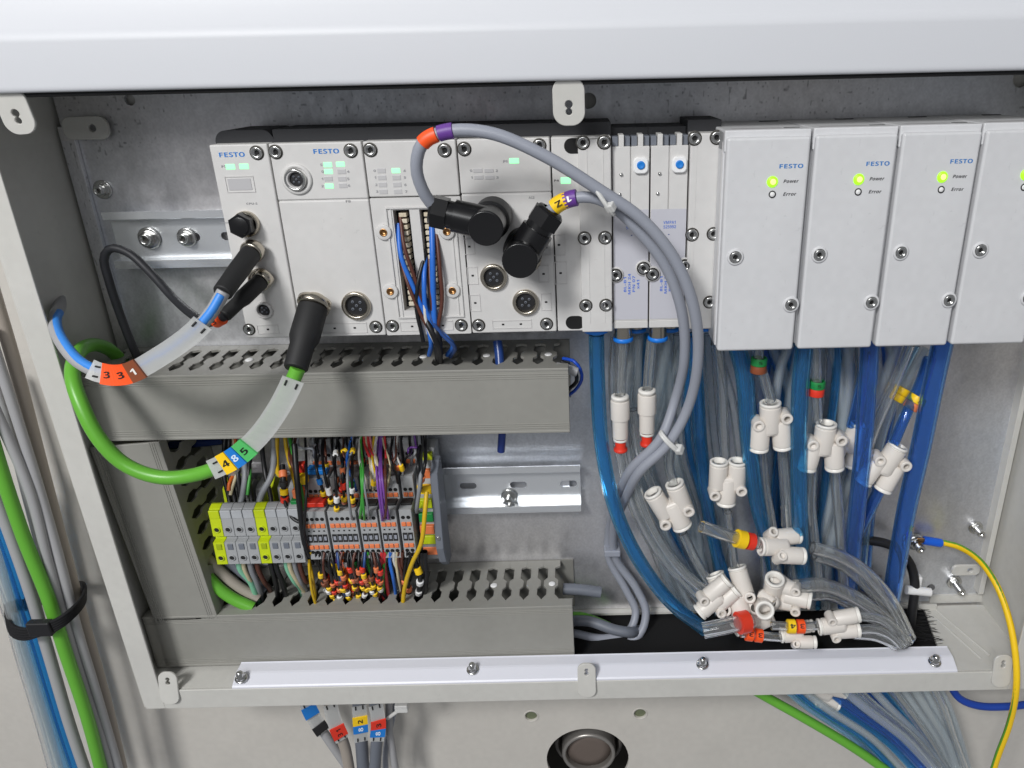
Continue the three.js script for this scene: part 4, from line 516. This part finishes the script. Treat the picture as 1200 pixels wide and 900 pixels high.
for (const [l, mat, r, pts, z] of [
  ['clear hose from the left valve to its red plugged connector', 'clear', 3.4, [[730, 398], [728, 430], [727, 462]], 50], ['clear hose from the right valve to its red plugged connector', 'clear', 3.4, [[764, 398], [761, 430], [759, 460]], 50],
  ['clear hose behind the left valve connector', 'haze', 3.2, [[747, 396], [746, 450], [744, 520], [752, 580], [780, 640], [830, 700]], 30], ['clear hose behind the right valve connector', 'haze', 3.2, [[783, 398], [772, 460], [760, 530], [770, 600], [800, 660], [838, 705]], 28],
  ['clear hose slanting behind the grey cables', 'haze', 3, [[800, 400], [784, 450], [762, 520], [748, 570], [756, 620], [790, 672], [832, 718]], 20], ['clear hose dropping to the inverted white fitting', 'clear', 3.4, [[842, 402], [846, 450], [848, 500], [850, 540]], 44], ['second clear hose dropping to the inverted white fitting', 'clear', 3, [[838, 402], [858, 470], [868, 540]], 40],
  ['clear hose into the tilted inverted fitting', 'clear', 3.4, [[786, 520], [784, 545], [789, 566]], 52], ['second clear hose into the tilted inverted fitting', 'clear', 3.2, [[742, 480], [750, 530], [766, 572]], 44],
  ['clear hose below the tilted inverted fitting', 'clear', 3.4, [[800, 624], [815, 655], [838, 694]], 50], ['long clear hose sweeping from the left to the bottom cluster', 'clear', 3.6, [[744, 394, 24], [738, 440, 30], [734, 500, 40], [743, 560, 52], [764, 618], [800, 670], [848, 708]], 58], ['second long clear hose sweeping to the bottom cluster', 'clear', 3.6, [[722, 394, 20], [719, 440, 28], [723, 500, 38], [738, 580], [768, 642], [812, 692], [842, 716]], 50],
  ['clear hose below the inverted white fitting', 'clear', 3, [[853, 600], [858, 640], [862, 676]], 52], ['clear hose with green marker under the leftmost controller', 'clear', 3.2, [[890, 400], [889, 420], [896, 445], [903, 470]], 58], ['clear hose behind the green marker', 'haze', 3, [[925, 404], [915, 430], [908, 470]], 44],
  ['left clear hose below the first upright fitting', 'clear', 3.6, [[892, 526], [896, 570], [905, 625], [910, 675]], 50], ['right clear hose below the first upright fitting', 'clear', 3.6, [[917, 524], [920, 570], [924, 620], [932, 680]], 46], ['clear hose with green and red marker', 'clear', 3.2, [[956, 404], [957, 440], [957, 470], [958, 494]], 58],
  ['left clear hose below the middle fitting', 'clear', 3.4, [[952, 548], [950, 590], [955, 640], [962, 700]], 52], ['right clear hose below the middle fitting', 'clear', 3.6, [[978, 548], [982, 590], [986, 640], [990, 700]], 50], ['clear hose behind the middle fitting', 'haze', 3.4, [[975, 404], [984, 450], [986, 500], [972, 580], [968, 660]], 30], ['clear hose left of the deep blue hose', 'haze', 3.4, [[1000, 404], [985, 450], [980, 500], [990, 580], [992, 680]], 24],
  ['clear hose slanting right of the deep blue hose', 'clear', 3.4, [[1066, 404], [1048, 450], [1026, 500], [1006, 560], [985, 640]], 44], ['second clear hose slanting right of the deep blue hose', 'haze', 3.2, [[1052, 404], [1034, 450], [1020, 500], [990, 580], [970, 650]], 34], ['clear hose with yellow marker behind the ringed hose', 'haze', 3, [[1086, 408], [1066, 440], [1046, 476], [1030, 520], [1012, 590]], 28],
  ['clear hose at the far side of the hose curtain', 'haze', 3.4, [[905, 404], [925, 460], [930, 540], [945, 620], [958, 690]], 20], ['clear hose crossing behind the bright blue hose', 'haze', 3.2, [[938, 404], [925, 470], [922, 560], [930, 640], [950, 700]], 30],
  ['blue hose hidden behind the middle fitting', 'blueTube', 4, [[990, 404], [1000, 470], [985, 560], [975, 640], [972, 700]], 14], ['blue hose hidden behind the bright blue hose', 'blueTube', 4, [[928, 404], [918, 470], [914, 560], [925, 650], [940, 700]], 12], ['blue hose at the back beside the first upright fitting', 'blueTube', 3.8, [[904, 404], [914, 440], [914, 520], [908, 600], [915, 690]], 16], ['blue hose at the back right of the deep blue hose', 'paleTube', 4, [[1072, 404], [1050, 450], [1030, 520], [1016, 600], [1008, 680]], 16], ['blue hose at the back crossing to the right fitting', 'deepTube', 3.8, [[1030, 404], [1046, 450], [1036, 520], [1020, 600], [1014, 690]], 10],
  ['clear hose arching right from the ringed fitting to the floor opening', 'clear', 4.4, [[952, 642], [985, 652], [1018, 674], [1045, 706], [1066, 748]], 66], ['clear hose just under the upper arching hose', 'clear', 4.2, [[955, 650], [990, 664], [1020, 690], [1046, 720], [1064, 752]], 56], ['wide clear hose arching from the bottom cluster', 'clear', 5, [[930, 688], [965, 686], [1005, 702], [1040, 728], [1060, 754]], 60], ['second wide clear hose arching from the bottom cluster', 'clear', 4.6, [[938, 700], [970, 696], [1010, 716], [1040, 738], [1058, 756]], 52],
  ['upper clear hose of the lowest right fitting', 'clear', 3.3, [[1006, 722], [1030, 725], [1048, 736], [1060, 754]], 70], ['middle clear hose of the lowest right fitting', 'clear', 3.3, [[1002, 738], [1028, 738], [1046, 746], [1056, 756]], 70], ['lower clear hose of the lowest right fitting', 'clear', 3, [[1000, 744], [1024, 746], [1040, 752], [1050, 758]], 68],
]) hose(l, mat, r, pts, z);
for (let i = 0; i < 14; i++) {                                           // the many hoses behind, too tangled to tell one from the next
  const u0 = 872 + i * 15 + rr(-4, 4), u1 = 896 + i * 8 + rr(-12, 12), b = rr(-14, 14), z = rr(8, 34), blue = i % 5 === 2, k = blue ? (i % 2 ? 'blueTube' : 'deepTube') : (i % 3 ? 'haze' : 'clear');
  cable(blue ? 'blue_hose' : 'clear_hose', `${blue ? 'blue' : 'clear'} hose among those at the very back of the hose curtain`, 'hose', [[u0, 396, z], [u0 + b * 0.4, 440, z], [(u0 * 2 + u1) / 3 + b, 510, z + rr(-4, 6)], [(u0 + u1 * 2) / 3 + b, 590, z + rr(-4, 6)], [u1 + b * 0.5, 650, z], [u1, 712, 24]], rr(2.8, 3.7), M[k], { rad: 12, group: `${blue ? 'blue' : 'clear'} hoses at the back of the curtain` });
}
for (let i = 0; i < 10; i++) {
  const u0 = 722 + i * 12 + rr(-4, 4), u1 = 792 + i * 9 + rr(-10, 10), b = rr(-10, 10), z = rr(8, 30), k = i % 4 === 3 ? 'blueTube' : i % 3 ? 'haze' : 'clear', blue = k === 'blueTube';
  cable(blue ? 'blue_hose' : 'clear_hose', `${blue ? 'blue' : 'clear'} hose among those at the back below the valves`, 'hose', [[u0, 392, z], [u0 + b * 0.5, 450, z], [u0 + 4 + b, 530, z + rr(-4, 8)], [(u0 + u1) / 2 + b, 610, z + rr(-4, 8)], [u1 - 14, 670, z + 6], [u1 + 10, 716, 30]], rr(2.6, 3.4), M[k], { rad: 12, group: `${blue ? 'blue' : 'clear'} hoses at the back below the valves` });
}
const ringed = hose('short open clear tube with yellow and red rings', 'clear', 4.2, [[822, 617, 72], [845, 625, 70], [868, 632, 68], [888, 636, 66]]); band(ringed, 868, 631, 6, M.yellow, { extra: 1.8 }); band(ringed, 879, 633, 4.4, M.red, { extra: 1.4 });
const stub = hose('short open clear tube with red rings in the bottom cluster', 'clear', 5.4, [[824, 739, 78], [845, 735, 78], [862, 731, 76], [880, 727, 72]]); band(stub, 870, 728, 7, std('#ff4a2e', 0.35, 0, { transmission: 0.35, thickness: 0 }), { extra: 2.2 });
const low = hose('short clear tube with orange 33 rings at the very bottom', 'clear', 3, [[868, 742, 70], [884, 744, 70], [900, 746, 70], [914, 747, 68]]); band(low, 878, 743, 4.6, M.orange, { extra: 1.6, text: '3' }); band(low, 889, 744.5, 4.6, M.orange, { extra: 1.6, text: '3' });
const low2 = hose('short clear tube with yellow and red rings at the very bottom', 'clear', 3, [[904, 733, 70], [925, 734, 70], [945, 734, 70], [962, 733, 68]]); band(low2, 927, 734, 5, M.yellow, { extra: 1.8, text: '4' }); band(low2, 938, 734, 4.4, M.orange, { extra: 1.8, text: '3' });
// marker rings on upright hoses
for (const [u, v, z, m1, m2, l, r] of [[889, 428, 58, 'darkGreen', 'brown', 'green and brown marker ring pair under the leftmost controller', 3.9], [957, 455, 58, 'darkGreen', 'red', 'green and red marker ring pair under the second controller', 3.9], [1071, 472, 46, 'yellow', 'lever', 'yellow and orange marker ring pair on the slanting blue hose', 3.9], [1020, 422, 22, 'brown', 'red', 'brown and red marker ring pair behind the deep blue hose', 4.2], [1054, 462, 30, 'yellow', 'yellow', 'dull yellow marker ring pair behind the ringed blue hose', 3.8]]) {
  const slant = u > 1040, p = P(u, v, z), d = slant ? V(0.5, 0.86, -0.1).normalize() : V(0.02, 1, 0).normalize(), t = thing('marker_rings', l, 'marker', p);
  const ringG = (a, b) => lathe([[r, a], [r + 0.9, a + 0.2], [r + 0.9, b - 0.2], [r, b]], p, p.clone().add(d), 20); obj('upper_ring', ringG(0.3, 5), M[m1], t); obj('lower_ring', ringG(-4.6, 0.1), M[m2], t);
  if (m1 !== m2) print(t, m1 === 'yellow' ? '4' : '5', m1 === 'yellow' ? '#222' : '#0a3a1a', p.clone().addScaledVector(d, 2.7).add(V(0, 0.4, r + 1)), 3.4, 3); }

// ---------- white push-in fittings ----------
function arm(a, b, r, m, col = true) { const d = b.clone().sub(a).normalize(), L = a.distanceTo(b); return { g: lathe([[r * 0.5, 0], [r, 0.6], [r, L - 2.4], [r * 0.96, L - 2], [r * 0.7, L - 2]], a, b, 24), c: lathe([[r * 0.88, L - 1.9], [r * 0.88, L - 1.2], [r * 1.0, L - 0.9], [r * 1.0, L + 0.3], [r * 0.9, L + 0.6], [r * 0.62, L + 0.6], [r * 0.6, L - 3]], a, b, 24) }; }
function fitting(label, u, v, z, turn, { s = 1, tilt = 0, yaw = 0, m = M.fitting, spread = 6.4, ears = true, fork = 0.06 } = {}) {
  const t = thing('push_in_fitting', label, 'hose fitting', P(u, v, z), null, true); t.rotation.set(tilt, yaw, turn, 'ZXY');
  const body = [], cols = [], R = 6.6 * s, e = spread * s;
  const st = arm(V(0, -4 * s, 0), V(0, 15 * s, 0), R, m); body.push(st.g); cols.push(st.c);
  for (const k of [-1, 1]) { const q = arm(V(k * e * 0.95, 3 * s, 0), V(k * (e + 18 * fork * s), -16 * s, 0), 6.1 * s, m); body.push(q.g); cols.push(q.c); }
  body.push(bx(-e, e, -6 * s, 4 * s, -R * 0.8, R * 0.8, 2));
  obj('fitting_body', body, m, t); for (const c of cols) obj('release_collar', c, M.collar, t);
  if (ears) for (const k of [-1, 1]) { const p = V(k * 8.6 * s, 4.6 * s + (k > 0 ? 1.5 : -1.5) * s, 0); const o = obj('fixing_eye', lz([[1.9 * s, -3.5 * s], [3.7 * s, -3.5 * s], [3.7 * s, 6.6 * s], [3.3 * s, 7 * s], [2 * s, 7 * s], [1.9 * s, 6.5 * s], [1.9 * s, -3.5 * s]], p, 20), m, t); obj('eye_hole', lz([[1.9 * s, 1], [0, 1]], p, 14), M.dark, o); }
  return t;
}
fitting('white Y fitting with two eyes below the leftmost controller', 903, 498, 58, 0.08); fitting('white Y fitting with one eye below the second controller', 965, 522, 58, -0.02, { fork: 0.14 }); fitting('white fitting half hidden behind the deep blue hose', 997, 520, 38, -0.3, { s: 0.95 }); fitting('white Y fitting below the ringed blue hose on the right', 1038, 545, 54, -0.42);
fitting('upside down white Y fitting below the end plate', 852, 566, 52, Math.PI, { s: 0.98, fork: -0.02 }); fitting('tilted upside down Y fitting beside the grey cables', 789, 595, 56, Math.PI + 0.42, { s: 1.02, m: M.fitting });
fitting('white Y fitting lying flat behind the yellow ringed tube', 914, 640, 66, Math.PI / 2 - 0.14, { s: 0.92, tilt: 0.2, yaw: 0.9, m: M.fitting });
fitting('white fitting crossing at the left end of the bottom cluster, collars to the lower left', 838, 702, 66, 2.25, { s: 0.92, tilt: 0.2, fork: -0.02, spread: 6 }); fitting('white fitting with two open mouths at the top left of the bottom cluster', 861, 697, 60, Math.PI + 0.36, { s: 1.06, tilt: 0.45 }); fitting('white fitting standing upright in the middle of the bottom cluster', 905, 694, 58, 0.02, { s: 1, tilt: 0.3, yaw: 0.7 });
fitting('white fitting with open mouth towards the viewer in the bottom cluster', 894, 708, 64, 0.35, { s: 0.95, tilt: 1.15, ears: false }); fitting('white fitting lying right of the open mouth in the bottom cluster', 925, 698, 60, -Math.PI / 2 - 0.1, { s: 0.92, tilt: 0.3 }); fitting('white fitting half hidden under the red ringed stub', 880, 726, 56, 1.9, { s: 0.9, tilt: 0.3 });
fitting('white fitting lying at the very bottom above the strip', 934, 744, 66, Math.PI / 2 + 0.05, { s: 0.72, yaw: 0.8, m: M.fitting }); fitting('white fitting at the right end of the bottom cluster', 982, 732, 70, Math.PI / 2 + 0.12, { s: 0.86, m: M.fitting }); fitting('small white fitting half hidden behind the clear hoses', 930, 598, 28, 0.15, { s: 0.7 }); fitting('white fitting hanging just under the cabinet edge', 966, 812, 34, 1.2, { s: 0.9 });
for (const [u, v, z, l] of [[727, 491, 52, 'left white straight connector with a red end plug'], [758.5, 484, 52, 'right white straight connector with a red end plug']]) {
  const p = P(u, v, z), up = p.clone().add(V(-0.25, 15, 0)), t = thing('straight_connector', l, 'hose connector', p, null); const A = p.clone().add(V(0, -13, 0));
  obj('connector_body', lathe([[4, 0], [4.9, 0.5], [4.9, 13], [5.9, 13.4], [5.9, 25.6], [5.3, 26], [4, 26]], A, up, 24), M.fitting, t); for (const q of [[[4.4, 26.2], [4.4, 27], [5.5, 27.2], [5.5, 28.6], [4.8, 29.2], [3.4, 29.2]], [[4.1, -0.4], [4.5, -0.2], [4.6, -1.6], [4, -2]]]) obj('release_collar', lathe(q, A, up, 24), M.collar, t);
  obj('red_plug', lathe([[0, -9.6], [3.6, -9.6], [4.4, -9], [4.4, -7.4], [3.3, -6.8], [3.5, -2], [3, -1.6]], A, up, 20), M.red, t); }

// ---------- right side: earth wire, black cable, clip, hoses under the lip ----------
{ const t = cable('earth_wire', 'yellow green earth wire with blue cable lug on the right', 'wire', [[1106, 636, 8], [1124, 641, 16], [1148, 657, 34], [1168, 686, 52], [1182, 724, 66], [1190, 768, 78], [1191, 806, 84], [1183, 848, 80], [1170, 884, 76], [1160, 915, 74]], 2.2, M.yellow); const c = t.curve, a = []; for (let i = 0; i <= 60; i++) { const f = frame(c, i / 60); a.push(f.p.clone().addScaledVector(f.N, 0.85).addScaledVector(f.B, Math.cos(i * 0.05 + 0.3) * -1)); } obj('green_stripe', tubeOf(curveOf(a), 1.25, 120, 8), std('#5d9a2a', 0.42), t);
  const l0 = P(1082, 633, 9), l1 = P(1106, 637, 9.4); obj('lug_sleeve', lathe([[2, 0], [3.2, 0.4], [3.2, 13.4], [2.6, 14.2]], l0, l1, 20), std('#1560d8', 0.4), t); obj('lug_barrel', rod(P(1076, 633, 6), l0.clone().addScaledVector(l1.clone().sub(l0), 0.1), 1.9), M.brass, t); }
bolt(plate, P(1072, 634, 0.2), 3.3, 11); { const p = P(1072, 634, 1.2); obj('earth_washer', lz([[6.4, 0], [6.4, 2.4], [4, 2.8]], p), M.steel, plate); }
cable('black_cable', 'black cable bending behind the deep blue hoses to the floor opening', 'cable', [[985, 634, 10], [1015, 633, 12], [1046, 640, 14], [1066, 660, 18], [1072, 685, 22], [1069, 715, 26], [1066, 745, 30]], 3.4, M.black);
{ const p = P(1075, 692, 24), t = thing('cable_clamp', 'white plastic cable clamp on the black cable at the lower right', 'clamp', p); obj('clamp_body', [rod(P(1062, 691, 24), P(1090, 694, 24), 3.4, 3.2, 16), bx(p.x - 1, p.x + 5, p.y - 2, p.y + 8, 14, 20, 1.2)], M.white, t); obj('clamp_screw', rod(P(1090, 689, 10), P(1092, 688, 18), 2.2), M.black, t); }
cable('blue_hose', 'thin dark blue hose leaving the lower right corner', 'hose', [[1112, 800, 30], [1124, 818, 34], [1146, 827, 36], [1180, 828, 38], [1215, 824, 38]], 2.9, std('#1d44a4', 0.3)); cable('green_cable', 'thick green cable slanting below the cabinet on the right', 'cable', [[868, 800, 30], [900, 818, 34], [950, 846, 40], [1000, 876, 44], [1052, 912, 48]], 3.6, M.green);
const under = [['blueTube', 3.4, 925, 1050, 38], ['paleTube', 2.8, 915, 1040, 34], ['haze', 3, 935, 1060, 46], ['blueTube', 3.6, 950, 1074, 34], ['deepTube', 3.8, 965, 1086, 36], ['milky', 3.4, 985, 1098, 52], ['deepTube', 3.6, 985, 1094, 26], ['milky', 3.6, 1000, 1104, 48], ['deepTube', 3.8, 1008, 1100, 22], ['milky', 3.2, 1020, 1108, 44], ['blueTube', 3.4, 1030, 1106, 20], ['milky', 3.4, 1045, 1112, 40], ['haze', 3.4, 1058, 1116, 38], ['milky', 3.2, 1072, 1122, 44], ['haze', 3.2, 1084, 1126, 36], ['milky', 3, 1096, 1132, 40], ['haze', 2.8, 1104, 1136, 30]];
under.forEach(([m, r, a, b, z], i) => { if (m === 'milky' && i % 4 === 3) m = 'clear'; const w = /deep|blue|pale/i.test(m) ? 'blue' : 'clear'; cable(w + '_hose', `${{ deepTube: 'deep blue', paleTube: 'pale blue' }[m] ?? w} hose fanning out below the cabinet at lower right, ${i < 6 ? 'left part' : i < 12 ? 'middle part' : 'right part'} of the fan`, 'hose', [[a - 8, 796, z - 6], [a + (b - a) * 0.22, 826, z], [a + (b - a) * 0.66 + rr(-3, 3), 864, z + 3], [b, 905, z]], r, M[m], { rad: 12, group: `${w} hoses below the cabinet, ${i < 6 ? 'left' : i < 12 ? 'middle' : 'right'} part` }); });

renderer.render(scene, camera);
